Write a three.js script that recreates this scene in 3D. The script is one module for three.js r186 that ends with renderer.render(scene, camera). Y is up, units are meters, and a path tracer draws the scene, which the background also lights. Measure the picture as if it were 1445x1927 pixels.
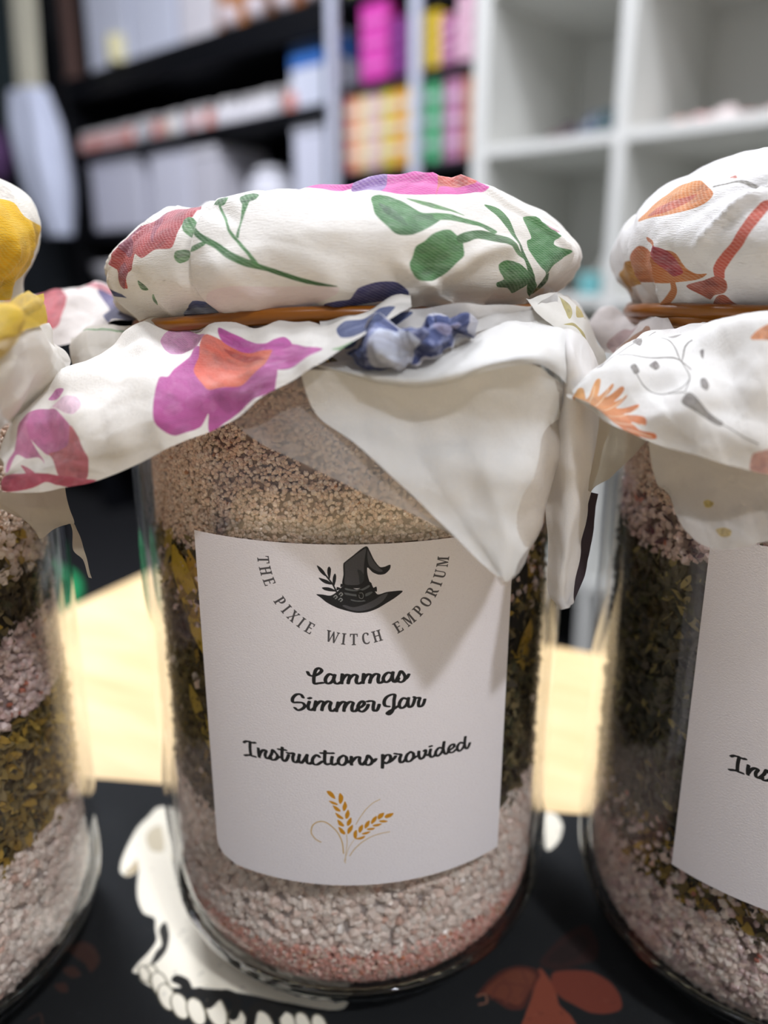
import * as THREE from 'three';
import { RoundedBoxGeometry } from 'three/addons/geometries/RoundedBoxGeometry.js';
import { mergeGeometries } from 'three/addons/utils/BufferGeometryUtils.js';
import { ImprovedNoise } from 'three/addons/math/ImprovedNoise.js';
import { RectAreaLightUniformsLib } from 'three/addons/lights/RectAreaLightUniformsLib.js';

RectAreaLightUniformsLib.init();
const U = 0.042;                       // one jar radius in metres; jars and papers are given in jar radii
const scene = new THREE.Scene();
scene.background = new THREE.Color(0, 0, 0);
const renderer = new THREE.WebGLRenderer({ antialias: true });
renderer.toneMapping = THREE.LinearToneMapping;
renderer.toneMappingExposure = 1.0;
renderer.shadowMap.enabled = true;

// ---------------------------------------------------------------- camera
const camera = new THREE.PerspectiveCamera(2 * Math.atan(963.5 / 1478) * 180 / Math.PI, 1445 / 1927, 0.01, 30);
camera.position.set(0.147 * U, 3.269 * U, 3.676 * U);
camera.rotation.set(-0.285, 0, 0);
camera.focus = 0.121;
camera.userData.fStop = 8.5;
scene.add(camera);

// ---------------------------------------------------------------- room frame: the furniture wall runs obliquely
const FP = new THREE.Vector3(0.2163, 0, -1.7216), FA = -0.7168;
const FE = new THREE.Vector3(0.754, 0, 0.657), FN = new THREE.Vector3(0.657, 0, -0.754);
const inRoom = (s, y, t) => new THREE.Vector3(FP.x + FE.x * s + FN.x * t, y, FP.z + FE.z * s + FN.z * t);
const FLOOR = -0.75, CEILING = 1.75;

// ---------------------------------------------------------------- helpers
const used = {};
const numbered = (n) => { const k = used[n] = (used[n] ?? -1) + 1; return k ? n + '_' + String(k).padStart(3, '0') : n; };
function rng(seed) { let s = seed >>> 0; return () => { s = (s + 0x6d2b79f5) | 0; let t = Math.imul(s ^ (s >>> 15), 1 | s); t = (t + Math.imul(t ^ (t >>> 7), 61 | t)) ^ t; return ((t ^ (t >>> 14)) >>> 0) / 4294967296; }; }
const perlin = new ImprovedNoise();
const noise = (x, y, z) => perlin.noise(x + 31.7, y + 17.3, z + 53.9);
const lerp = (a, b, t) => a + (b - a) * t, clamp = (x, a, b) => Math.min(b, Math.max(a, x)), smooth = (a, b, x) => { const t = clamp((x - a) / (b - a), 0, 1); return t * t * (3 - 2 * t); };
const shade = (m) => { m.castShadow = m.receiveShadow = true; return m; };
function thing(name, label, category, group, kind) {
  const o = new THREE.Group(); o.name = numbered(name); scene.add(o);
  o.userData = { label, category }; if (group) o.userData.group = group; if (kind) o.userData.kind = kind;
  return o;
}
function part(name, geometry, material, parent, label) {
  const m = shade(new THREE.Mesh(geometry, material)); m.name = name;
  if (parent) {
    const same = parent.children.filter((c) => c.name === name || c.name.startsWith(name + '_0')).length;
    if (same) m.name = name + '_' + String(same).padStart(3, '0');
    parent.add(m);
  } else { m.name = numbered(name); scene.add(m); }
  if (label) m.userData.label = label;
  return m;
}
function struct(name, geometry, material) { const m = shade(new THREE.Mesh(geometry, material)); m.name = name; m.userData = { kind: 'structure' }; scene.add(m); return m; }
const std = (color, roughness = 0.6, more = {}) => new THREE.MeshStandardMaterial({ color, roughness, ...more });
const phys = (o) => new THREE.MeshPhysicalMaterial(o);
const rbox = (w, h, d, r = 0.004, x = 0, y = 0, z = 0) => new RoundedBoxGeometry(w, h, d, 2, Math.min(r, w * 0.45, h * 0.45, d * 0.45)).translate(x, y, z);
function canvasTexture(w, h, draw, srgb = true) {
  const c = document.createElement('canvas'); c.width = w; c.height = h;
  draw(c.getContext('2d'), w, h);
  const t = new THREE.CanvasTexture(c); if (srgb) t.colorSpace = THREE.SRGBColorSpace;
  t.magFilter = THREE.LinearFilter;
  return t;
}
function dataTexture(n, f, srgb) {
  const d = new Uint8Array(n * n * 4);
  for (let y = 0; y < n; y++) for (let x = 0; x < n; x++) { const v = f(x, y), i = (y * n + x) * 4; for (let c = 0; c < 3; c++) d[i + c] = clamp(Math.round(255 * (v.length ? v[c] : v)), 0, 255); d[i + 3] = 255; }
  const t = new THREE.DataTexture(d, n, n); t.wrapS = t.wrapT = THREE.RepeatWrapping; t.magFilter = THREE.LinearFilter; if (srgb) t.colorSpace = THREE.SRGBColorSpace; t.needsUpdate = true;
  return t;
}
// a closed or open curve through points, on a canvas
function curvePath(ctx, p, closed, sx = 1, sy = 1) {
  const n = p.length / 2, at = (i) => { const k = closed ? (i + n) % n : clamp(i, 0, n - 1); return [p[2 * k] * sx, p[2 * k + 1] * sy]; };
  ctx.beginPath(); ctx.moveTo(...at(0));
  for (let i = 0; i < (closed ? n : n - 1); i++) {
    const [a, b, c, d] = [at(i - 1), at(i), at(i + 1), at(i + 2)], k = 1 / 7;
    ctx.bezierCurveTo(b[0] + (c[0] - a[0]) * k, b[1] + (c[1] - a[1]) * k, c[0] - (d[0] - b[0]) * k, c[1] - (d[1] - b[1]) * k, c[0], c[1]);
  }
  if (closed) ctx.closePath();
}

// ---------------------------------------------------------------- lights: one ceiling downlight to the front right, broad ceiling panels
const ceilingLampWhite = std(0xf2f2f0, 0.5);
function ceilingPanel(x, z, w, d, intensity, glow, color, label, turn = 0) {
  const o = thing('ceiling_light', label, 'ceiling light');
  o.position.set(x, CEILING - 0.004, z); o.rotation.y = turn;
  part('frame', mergeGeometries([rbox(w + 0.04, 0.02, 0.02, 0.003, 0, 0, d / 2 + 0.01), rbox(w + 0.04, 0.02, 0.02, 0.003, 0, 0, -d / 2 - 0.01), rbox(0.02, 0.02, d, 0.003, w / 2 + 0.01, 0, 0), rbox(0.02, 0.02, d, 0.003, -w / 2 - 0.01, 0, 0)]), ceilingLampWhite, o);
  part('diffuser', rbox(w, 0.006, d, 0.002, 0, 0.002, 0), std(0xffffff, 0.6, { emissive: color, emissiveIntensity: glow }), o);
  const l = new THREE.RectAreaLight(color, intensity, w, d);
  l.position.set(0, -0.004, 0); l.rotation.x = -Math.PI / 2; l.castShadow = true; o.add(l);
  return o;
}
ceilingPanel(0.62, 1.16, 0.13, 0.13, 520, 3, 0xf6f7ff, 'small square downlight in the ceiling to the front right of the jars');
ceilingPanel(-0.55, 0.75, 0.30, 0.30, 7, 2, 0xf4f6ff, 'square ceiling panel in front and left of the jars');
ceilingPanel(-0.75, -0.95, 1.2, 0.3, 48, 2, 0xf0f3ff, 'long ceiling panel before the black bookcase', FA);
ceilingPanel(0.75, -0.15, 1.2, 0.3, 23, 2, 0xf2f5ff, 'long ceiling panel before the white cube shelves', FA);

// ---------------------------------------------------------------- room shell
const plaster = (c) => std(c, 0.9, { bumpMap: dataTexture(128, (x, y) => 0.5 + 0.5 * noise(x * 0.3, y * 0.3, 2) * 0.8), bumpScale: 0.0006 });
const wallWhite = plaster(0xa8a8a8);
{
  const S0 = -3.2, S1 = 2.7, T0 = -3.2, T1 = 0.44, w = S1 - S0, d = T1 - T0, h = CEILING - FLOOR;
  const place = (m, s, y, t) => { m.position.copy(inRoom(s, y, t)); m.rotation.y = FA; return m; };
  place(struct('floor', new THREE.BoxGeometry(w + 0.2, 0.1, d + 0.2), std(0x17171a, 0.8)), (S0 + S1) / 2, FLOOR - 0.05, (T0 + T1) / 2);
  place(struct('ceiling', new THREE.BoxGeometry(w + 0.2, 0.1, d + 0.2), plaster(0xe6e4de)), (S0 + S1) / 2, CEILING + 0.05, (T0 + T1) / 2);
  place(struct('wall_back', new THREE.BoxGeometry(w + 0.2, h, 0.1), std(0x54545a, 0.9)), (S0 + S1) / 2, FLOOR + h / 2, T1 + 0.05);
  place(struct('wall_front', new THREE.BoxGeometry(w + 0.2, h, 0.1), wallWhite), (S0 + S1) / 2, FLOOR + h / 2, T0 - 0.05);
  place(struct('wall_left', new THREE.BoxGeometry(0.1, h, d), std(0x3a3c42, 0.9)), S0 - 0.05, FLOOR + h / 2, (T0 + T1) / 2);
  place(struct('wall_right', new THREE.BoxGeometry(0.1, h, d), wallWhite), S1 + 0.05, FLOOR + h / 2, (T0 + T1) / 2);
}

// ---------------------------------------------------------------- table
{
  const t = thing('table', 'light wooden table under the jars with a pale grained top', 'table');
  const wood = dataTexture(256, (x, y) => {
    const gx = x / 256 * Math.PI * 2, w = noise(Math.cos(gx) * 1.2, Math.sin(gx) * 1.2, y * 0.09) + 0.5 * noise(Math.cos(gx) * 2, Math.sin(gx) * 2, y * 0.35) + 0.25 * noise(Math.cos(gx) * 6, Math.sin(gx) * 6, y * 0.9);
    const k = 0.5 + 0.45 * w; return [lerp(0.90, 0.97, k), lerp(0.76, 0.87, k), lerp(0.54, 0.68, k)];
  }, true);
  wood.repeat.set(3.5, 6);
  const woodTop = std(0xffffff, 0.42, { map: wood });
  const a = new THREE.Vector2(0.9, 0.436), b = new THREE.Vector2(-0.436, 0.9), c = new THREE.Vector2(-0.1097, -0.2207), L = 1.1, W = 0.62;
  t.position.set(c.x, -0.0012, c.y); t.rotation.y = -Math.atan2(a.y, a.x);
  const top = new RoundedBoxGeometry(L, 0.03, W, 3, 0.003).translate(L / 2, -0.015, W / 2);
  const uv = top.attributes.uv, ps = top.attributes.position; for (let i = 0; i < uv.count; i++) uv.setXY(i, ps.getX(i), ps.getZ(i));
  part('tabletop', top, woodTop, t);
  part('apron', mergeGeometries([rbox(L - 0.1, 0.07, 0.02, 0.002, L / 2, -0.065, 0.05), rbox(L - 0.1, 0.07, 0.02, 0.002, L / 2, -0.065, W - 0.05), rbox(0.02, 0.07, W - 0.12, 0.002, 0.05, -0.065, W / 2), rbox(0.02, 0.07, W - 0.12, 0.002, L - 0.05, -0.065, W / 2)]), woodTop, t);
  for (const [x, z] of [[0.05, 0.05], [L - 0.05, 0.05], [0.05, W - 0.05], [L - 0.05, W - 0.05]]) part('leg', rbox(0.045, 0.72, 0.045, 0.004, x, -0.385, z), woodTop, t);
}

// ---------------------------------------------------------------- black cloth with printed skulls and mushrooms
const CLOTH_PRINT = [
  { c: '#f2ecd8', p: [-55.4,-29.3,-57.1,-25.4,-58.7,-20.9,-59.2,-14.6,-59.1,-8.6,-58.1,-4.7,-56,-3.2,-54.2,-4.4,-54,-6,-52.8,-.5,-51.2,4.2,-48.7,8.1,-45.8,9.7,-44.7,12.9,-43.6,15.9,-44.4,18.9,-45.9,21.8,-46.4,23.9,-45,24.5,-43.6,24.1,-44.2,25.9,-40.6,28.1,-34.6,28.1,-27.8,28.5,-20.1,29.8,-12.5,31.5,-1.5,32.3,-2.1,19.9,-19.2,9.7,-36.6,-14.6,-49.3,-27.7] },
  { c: '#cfc4a8', p: [-55.5,-17.4,-55.1,-20.2,-53.1,-21.7,-51,-17.4,-49.5,-11.9,-52.3,-11.9,-54,-13.9] },
  { c: '#b8a888', p: [-55.7,-7.9,-55.4,-9.2,-54,-5.4,-55.7,-3.5,-56.8,-4.1] },
  { c: '#2a2a26', p: [-43.8,12.9,-43,10.8,-41.2,14.4,-40.7,18.4,-41.7,21.3,-43,22.2,-42.8,18.9,-42.1,16.9] },
  { c: '#f2ecd8', p: [-40.4,25,-39.9,26.9,-40.5,27.6,-42,26.9,-43.3,25,-43.9,23,-43.2,22.2,-41.8,23] },
  { c: '#6a6450', w: 2.0, p: [-40.4,25,-39.9,26.9,-40.5,27.6,-42,26.9,-43.3,25,-43.9,23,-43.2,22.2,-41.8,23,-40.4,25] },
  { c: '#f2ecd8', p: [-42.5,24.5,-42.2,26,-42.6,26.6,-43.8,26,-44.8,24.5,-45.3,23,-44.8,22.4,-43.7,23] },
  { c: '#6a6450', w: 2.0, p: [-42.5,24.5,-42.2,26,-42.6,26.6,-43.8,26,-44.8,24.5,-45.3,23,-44.8,22.4,-43.7,23,-42.5,24.5] },
  { c: '#f2ecd8', p: [-38,27.2,-37.5,29.3,-38.2,30.2,-39.9,29.3,-41.4,27.2,-42,25,-41.2,24.1,-39.6,25] },
  { c: '#6a6450', w: 2.0, p: [-38,27.2,-37.5,29.3,-38.2,30.2,-39.9,29.3,-41.4,27.2,-42,25,-41.2,24.1,-39.6,25,-38,27.2] },
  { c: '#f2ecd8', p: [-35.6,30.2,-35.1,32.4,-35.9,33.3,-37.6,32.4,-39.2,30.2,-39.8,28,-39,27,-37.3,28] },
  { c: '#6a6450', w: 2.0, p: [-35.6,30.2,-35.1,32.4,-35.9,33.3,-37.6,32.4,-39.2,30.2,-39.8,28,-39,27,-37.3,28,-35.6,30.2] },
  { c: '#f2ecd8', p: [-32.6,32.3,-32.1,34.4,-32.9,35.2,-34.5,34.4,-36,32.3,-36.6,30.2,-35.8,29.3,-34.1,30.2] },
  { c: '#6a6450', w: 2.0, p: [-32.6,32.3,-32.1,34.4,-32.9,35.2,-34.5,34.4,-36,32.3,-36.6,30.2,-35.8,29.3,-34.1,30.2,-32.6,32.3] },
  { c: '#f2ecd8', p: [-29,33.6,-28.5,35.7,-29.4,36.6,-31,35.7,-32.5,33.6,-33.1,31.3,-32.2,30.4,-30.5,31.3] },
  { c: '#6a6450', w: 2.0, p: [-29,33.6,-28.5,35.7,-29.4,36.6,-31,35.7,-32.5,33.6,-33.1,31.3,-32.2,30.4,-30.5,31.3,-29,33.6] },
  { c: '#f2ecd8', p: [-24.8,33.6,-24.3,36,-25.3,37,-27.1,36,-28.8,33.6,-29.3,31,-28.3,30,-26.4,31] },
  { c: '#6a6450', w: 2.0, p: [-24.8,33.6,-24.3,36,-25.3,37,-27.1,36,-28.8,33.6,-29.3,31,-28.3,30,-26.4,31,-24.8,33.6] },
  { c: '#f2ecd8', p: [-20.1,36,-19.8,38.2,-20.7,39.1,-22.4,38.2,-23.9,36,-24.3,33.7,-23.3,32.7,-21.6,33.7] },
  { c: '#6a6450', w: 2.0, p: [-20.1,36,-19.8,38.2,-20.7,39.1,-22.4,38.2,-23.9,36,-24.3,33.7,-23.3,32.7,-21.6,33.7,-20.1,36] },
  { c: '#f2ecd8', p: [-14.9,36.8,-14.7,39.1,-15.6,40,-17.4,39.1,-18.9,36.8,-19.2,34.3,-18.2,33.3,-16.4,34.3] },
  { c: '#6a6450', w: 2.0, p: [-14.9,36.8,-14.7,39.1,-15.6,40,-17.4,39.1,-18.9,36.8,-19.2,34.3,-18.2,33.3,-16.4,34.3,-14.9,36.8] },
  { c: '#f2ecd8', p: [-10.8,36,-10.6,37.9,-11.4,38.7,-12.8,37.9,-14,36,-14.2,34,-13.3,33.2,-11.9,34] },
  { c: '#6a6450', w: 2.0, p: [-10.8,36,-10.6,37.9,-11.4,38.7,-12.8,37.9,-14,36,-14.2,34,-13.3,33.2,-11.9,34,-10.8,36] },
  { c: '#f2ecd8', p: [-8,36,-7.9,37.7,-8.7,38.5,-10,37.7,-11,36,-11.2,34.1,-10.4,33.4,-9.1,34.1] },
  { c: '#6a6450', w: 2.0, p: [-8,36,-7.9,37.7,-8.7,38.5,-10,37.7,-11,36,-11.2,34.1,-10.4,33.4,-9.1,34.1,-8,36] },
  { c: '#f2ecd8', p: [-4.8,36.4,-4.7,38.1,-5.5,38.8,-6.8,38.1,-7.8,36.4,-7.9,34.5,-7.1,33.8,-5.8,34.5] },
  { c: '#6a6450', w: 2.0, p: [-4.8,36.4,-4.7,38.1,-5.5,38.8,-6.8,38.1,-7.8,36.4,-7.9,34.5,-7.1,33.8,-5.8,34.5,-4.8,36.4] },
  { c: '#14130f', w: 14, p: [-28.6,31.9,-27.4,30.2,-26.1,29.4,-24.1,30.2,-23.1,31.9,-23.3,34.4] },
  { c: '#14130f', w: 14, p: [-19.8,36,-19.6,32.8,-18,31.7,-16.1,32.1,-15.4,33.6] },
  { c: '#14130f', w: 14, p: [-36.7,25.9,-34.9,26.8,-33.8,28.5] },
  { c: '#14130f', w: 14, p: [-31.4,29,-29,29.8,-27.6,29.4] },
  { c: '#14130f', w: 14, p: [-14.8,34,-13.5,32.3,-12,32.8] },
  { c: '#7c3c28', p: [38.8,23.1,40.1,25.1,41.1,28.5,41.2,31.8,43,34.5,42.9,37.9,32.9,37.9,33.9,34,35.9,29.9,37.3,26.6] },
  { c: '#6c3020', p: [41.6,24.1,45.5,23.6,49.6,24.1,52.7,26.6,53.8,29.9,53.2,32.7,50.3,33.8,46.8,33.6,44,31.8,41.6,29.9,40.6,26.6] },
  { c: '#461c12', p: [24.9,29.9,26.9,27,30.2,24.1,34.2,22.6,37.5,23.1,38.7,24.6,37.2,27,34.8,31.3,33.3,32.9,30.6,32.7,28.4,30.8,27,29.4] },
  { c: '#64321f', p: [26.6,29,29.1,26.1,32.8,23.6,36.2,23.6,37.6,25.1,35.2,29,33.1,31.8,30.4,30.8] },
  { c: '#5a2a1c', w: 4, p: [27.7,30.4,29.8,27,33.5,27,36.6,28] },
  { c: '#5a2a1c', w: 4, p: [30.8,25.6,32,28.5,30.4,31.3] },
  { c: '#5a2a1c', w: 4, p: [34.9,23.6,35.6,27,33.8,29.9] },
  { c: '#8a5a44', w: 3, p: [24.9,29.9,26.6,29.4,26.7,31.3,25.1,31.8] },
  { c: '#26100c', p: [39,22.1,41.3,18.9,45.8,14.5,50.5,11.7,52.1,12.3,52.8,16.8,51.2,21,47,22.6,42.1,23.6] },
  { c: '#1c0c09', p: [40.9,21,45.3,16.8,49.3,14.5,50.6,16.8,47.5,20.5,43.3,22.1] },
  { c: '#f2ecd8', p: [49.5,-25.9,51.1,-27.2,53,-25.9,53.5,-21.8,51.9,-17.1,49.3,-13.3,47.2,-12.9] },
  { c: '#3a2219', p: [-61.2,23.3,-59.1,22.5,-56.8,24.7,-58.6,25.4] },
  { c: '#3a2219', p: [-61.4,27.1,-59.2,26.7,-57.9,28.8,-59.6,28.8] },
  { c: '#3a2219', p: [-62,18.1,-59.8,15.9,-56.7,17.4,-54.2,21.1,-55,24,-57,21.8,-59.3,20.4] },
  { c: '#3a261d', w: 3, p: [-58.9,16.6,-56.2,18.9,-54.6,21.8] },
  { c: '#3a261d', w: 3, p: [-63.1,35.2,-61.4,33.9,-59.9,36.4] },
];
{
  const X0 = -0.21, X1 = 0.21, Z0 = -0.07, Z1 = 0.19, k = 1800 / (X1 - X0);
  const print = canvasTexture(1800, Math.round((Z1 - Z0) * k), (g, w, h) => {
    g.fillStyle = '#0b0f11'; g.fillRect(0, 0, w, h);
    const toX = (v) => (v / 1000 - X0) * k, toY = (v) => (v / 1000 - Z0) * k;
    for (const e of CLOTH_PRINT) {
      const p = e.p.map((v, i) => (i % 2 ? toY(v) : toX(v)));
      curvePath(g, p, !e.w);
      if (e.w) { g.strokeStyle = e.c; g.lineWidth = e.w * 0.6; g.lineCap = 'round'; g.stroke(); } else { g.fillStyle = e.c; g.fill(); }
    }
    const r = rng(5);                                           // printed speckle and worn ink
    for (let i = 0; i < 9000; i++) { g.fillStyle = r() < 0.5 ? 'rgba(0,0,0,.10)' : 'rgba(255,255,255,.035)'; g.fillRect(r() * w, r() * h, 1 + r() * 4, 1 + r() * 3); }
  });
  const weave = dataTexture(64, (x, y) => 0.5 + 0.25 * Math.sin(x / 64 * Math.PI * 16) * Math.sin(y / 64 * Math.PI * 16)); weave.repeat.set(90, 56);
  const n = 120, g = new THREE.PlaneGeometry(X1 - X0, Z1 - Z0, n, 80); g.rotateX(-Math.PI / 2); g.translate((X0 + X1) / 2, 0, (Z0 + Z1) / 2);
  const p = g.attributes.position, uv = g.attributes.uv;
  for (let i = 0; i < p.count; i++) {
    const x = p.getX(i), z = p.getZ(i), back = Math.max(0, 1 - (z - Z0) / 0.26);
    p.setZ(i, z + (0.0352 + (x + 0.014) * 0.113) * back);
    uv.setXY(i, (x - X0) / (X1 - X0), 1 - (p.getZ(i) - Z0) / (Z1 - Z0)); p.setY(i, -0.0008 + 0.0006 * noise(x * 30, 0, z * 30));
  }
  g.computeVertexNormals();
  const o = part('table_cloth', g, std(0xffffff, 0.92, { map: print, bumpMap: weave, bumpScale: 0.0002, side: THREE.DoubleSide }));
  o.userData = { label: 'black cloth printed with a pale skull and brown mushrooms under the jars', category: 'tablecloth' };
}

// ---------------------------------------------------------------- jars
const JARS = { middle: [0, 0], right: [2.18, 0.28], left: [-2.29, 0.51] };
const outer = [[0, 0.07], [0.45, 0.06], [0.56, 0.03], [0.6, 0.0], [0.655, 0.0], [0.685, 0.006], [0.7, 0.026], [0.722, 0.022], [0.742, 0.042], [0.768, 0.036], [0.79, 0.06], [0.86, 0.105], [0.92, 0.17], [0.965, 0.245], [0.99, 0.33], [1, 0.42], [1.003, 0.8], [1.008, 1.6], [1.013, 2.4], [1.012, 2.62], [0.99, 2.76], [0.95, 2.9], [0.9, 3.0], [0.885, 3.1], [0.9, 3.14], [0.9, 3.24], [0.885, 3.27]];
const inner = [[0.84, 3.26], [0.835, 3.05], [0.87, 2.92], [0.925, 2.72], [0.958, 2.58], [0.958, 1.6], [0.955, 0.5], [0.945, 0.38], [0.915, 0.26], [0.855, 0.165], [0.76, 0.1], [0.6, 0.082], [0, 0.08]];
function turned(profile, steps, closed) {                    // a lathe with the faint unevenness of pressed glass and a stippled heel
  const c = new THREE.CatmullRomCurve3(profile.map(([r, y]) => new THREE.Vector3(r, y, 0)), closed, 'centripetal').getPoints(steps);
  const g = new THREE.LatheGeometry(c.map((v) => new THREE.Vector2(Math.max(0, v.x) * U, v.y * U)), 160), p = g.attributes.position;
  for (let i = 0; i < p.count; i++) {
    const x = p.getX(i) / U, y = p.getY(i) / U, z = p.getZ(i) / U, r = Math.hypot(x, z); if (r < 0.3) continue;
    const a = Math.atan2(x, z), heel = smooth(0.03, 0.06, y) * (1 - smooth(0.13, 0.2, y)) * (r > 0.72 && r < 0.95 ? 1 : 0);
    const k = 1 + 0.0016 * noise(x * 2.2, y * 1.4, z * 2.2) + 0.008 * heel * Math.sin(a * 60);
    p.setXYZ(i, x * k * U, y * U, z * k * U);
  }
  g.computeVertexNormals();
  return g;
}
const split = 0.245, wallShape = mergeGeometries([turned(outer.filter(([, y]) => y >= split), 90), turned(inner.filter(([r, y]) => y > split && r > 0.8), 70)]);
const baseShape = turned([...outer.filter(([, y]) => y <= split), [0.963, 0.262], [0.94, 0.268], ...inner.filter(([r, y]) => y < split || r < 0.8)], 150);
const wallGlass = phys({ color: 0xffffff, roughness: 0, metalness: 0, transmission: 1, thickness: 0, ior: 1.55 });
const baseGlass = phys({ color: 0xffffff, roughness: 0, metalness: 0, transmission: 1, thickness: 0.01, ior: 1.47, attenuationColor: new THREE.Color(0.72, 0.9, 0.78), attenuationDistance: 0.06 });
function makeJar(key, label) {
  const o = thing('glass_jar', label, 'jar', 'filled glass jars with paper covers');
  o.position.set(JARS[key][0] * U, 0.0003, JARS[key][1] * U);
  part('wall', wallShape, wallGlass, o);
  part('base', baseShape, baseGlass, o, 'thick glass base');
  return o;
}
const jarMiddle = makeJar('middle', 'middle glass jar with the whole white label showing, filled with salt and herbs');
const jarRight = makeJar('right', 'glass jar cut by the right edge of the photo, white label partly showing');
const jarLeft = makeJar('left', 'glass jar cut by the left edge of the photo, no label showing');

// ---------------------------------------------------------------- the printed label
const SCRIPT_STROKES = {
  s0: [423,493,429,505,443,507,464,496,472,484,464,476,453,482,447,499,444,519,446,537,459,535,475,532],
  s1: [509,501,500,497,489,507,484,521,488,533,499,533,510,522,517,500],
  s2: [516,500,513,520,519,533,530,533,538,527],
  s3: [543,497,541,515,540,533],
  s4: [541,523,548,509,559,499,567,502,565,519,562,533],
  s5: [563,523,571,509,584,499,593,504,590,521,593,533,603,533,611,528],
  s6: [616,497,614,516,613,533],
  s7: [614,523,621,508,632,499,641,503,639,521,636,533],
  s8: [637,524,645,509,657,499,667,503,665,522,668,535,677,534,683,528],
  s9: [711,501,701,497,690,504,683,520,689,533,699,533,710,522,717,497],
  s10: [717,497,715,518,720,535,728,535,735,520],
  s11: [728,531,737,512,745,496,754,506,760,522,756,534,744,539,734,532,737,523],
  s12: [758,531,767,524,773,512],
  s13: [404,595,397,584,381,585,366,603,367,617,385,616,403,617,409,628,399,641,383,647,373,639],
  s14: [426,609,421,627,424,641,433,642,442,634],
  s15: [424,597,431,594],
  s16: [449,606,445,625,442,643],
  s17: [444,631,453,617,466,605,476,608,472,625,469,641],
  s18: [471,629,479,615,492,604,501,608,497,626,501,642,510,641,518,633],
  s19: [527,607,523,625,520,643],
  s20: [523,630,531,616,543,605,552,608,548,625,546,642],
  s21: [548,630,556,615,568,605,578,609,574,627,576,642,585,643,592,636],
  s22: [592,634,608,625,617,614,613,604,603,608,595,625,599,641,611,645,625,633,631,618],
  s23: [628,606,637,604,650,608,648,627,650,643,659,644,666,632,669,620],
  s24: [703,631,690,627,686,613,693,595,710,585,723,586,721,608,720,633,714,653,703,663,697,658,706,649,721,642,735,633],
  s25: [766,608,754,603,743,615,740,631,746,642,755,641,766,630,773,605],
  s26: [773,605,771,626,776,642,785,640,792,627,796,611],
  s27: [793,604,799,609,814,611,810,628,812,645,822,645,829,635,833,620],
  s28: [165,820,174,813,190,811,204,812,213,809],
  s29: [192,810,190,838,192,869],
  s30: [166,875,183,869,197,869,211,869],
  s31: [225,830,225,850,227,867],
  s32: [228,860,234,845,245,833,256,833,251,851,255,865,264,865],
  s33: [264,865,277,843,283,825,292,834,300,845,297,858,286,866,273,866,274,857],
  s34: [297,856,309,849],
  s35: [320,808,318,831,318,855,324,864,332,860,340,845,343,835],
  s36: [305,818,319,817,333,817],
  s37: [338,827,349,828,362,826,358,845,362,862,372,862,378,853],
  s38: [384,828,380,849,384,862,390,862,400,849,411,828],
  s39: [412,826,409,842,412,861,421,863,426,857],
  s40: [456,832,448,824,436,833,430,850,435,863,447,864,459,855,467,849],
  s41: [477,805,475,830,475,853,481,861,491,858],
  s42: [462,815,477,814,493,814],
  s43: [502,828,499,847,501,860,509,861,518,855],
  s44: [499,814,506,813],
  s45: [542,822,529,831,523,848,529,860,542,861,552,846,551,828,542,822],
  s46: [550,851,559,851,565,844],
  s47: [570,827,569,844,570,861],
  s48: [569,851,577,841,587,830,599,830,598,844,603,860,610,862],
  s49: [609,862,622,843,629,824,638,834,644,846,639,860,629,864,619,859,620,852],
  s50: [642,855,651,849,657,840],
  s51: [681,825,681,853,680,880],
  s52: [682,846,693,829,705,828,710,842,705,855,693,862,687,857],
  s53: [693,862,708,857,721,846,728,836],
  s54: [725,825,736,829,747,832,743,849,746,865,755,864,764,854],
  s55: [783,826,771,835,765,852,771,865,783,864,794,850,792,833,783,826],
  s56: [792,857,803,850,810,848],
  s57: [814,830,814,847,821,863,830,860,839,845,839,829,834,832],
  s58: [840,849,849,853,855,848],
  s59: [859,830,856,848,861,863,871,863,878,855],
  s60: [856,818,862,817],
  s61: [904,836,893,831,882,840,879,855,887,865,898,859,907,846,912,811],
  s62: [912,812,909,833,914,858,922,865,930,859],
  s63: [929,855,943,849,954,842,952,832,941,832,931,845,935,861,948,865,964,856],
  s64: [991,838,980,833,969,843,968,858,978,868,990,861,997,849,1001,814],
  s65: [1001,815,999,836,1003,862,1012,867,1018,858,1022,847],
};
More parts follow.
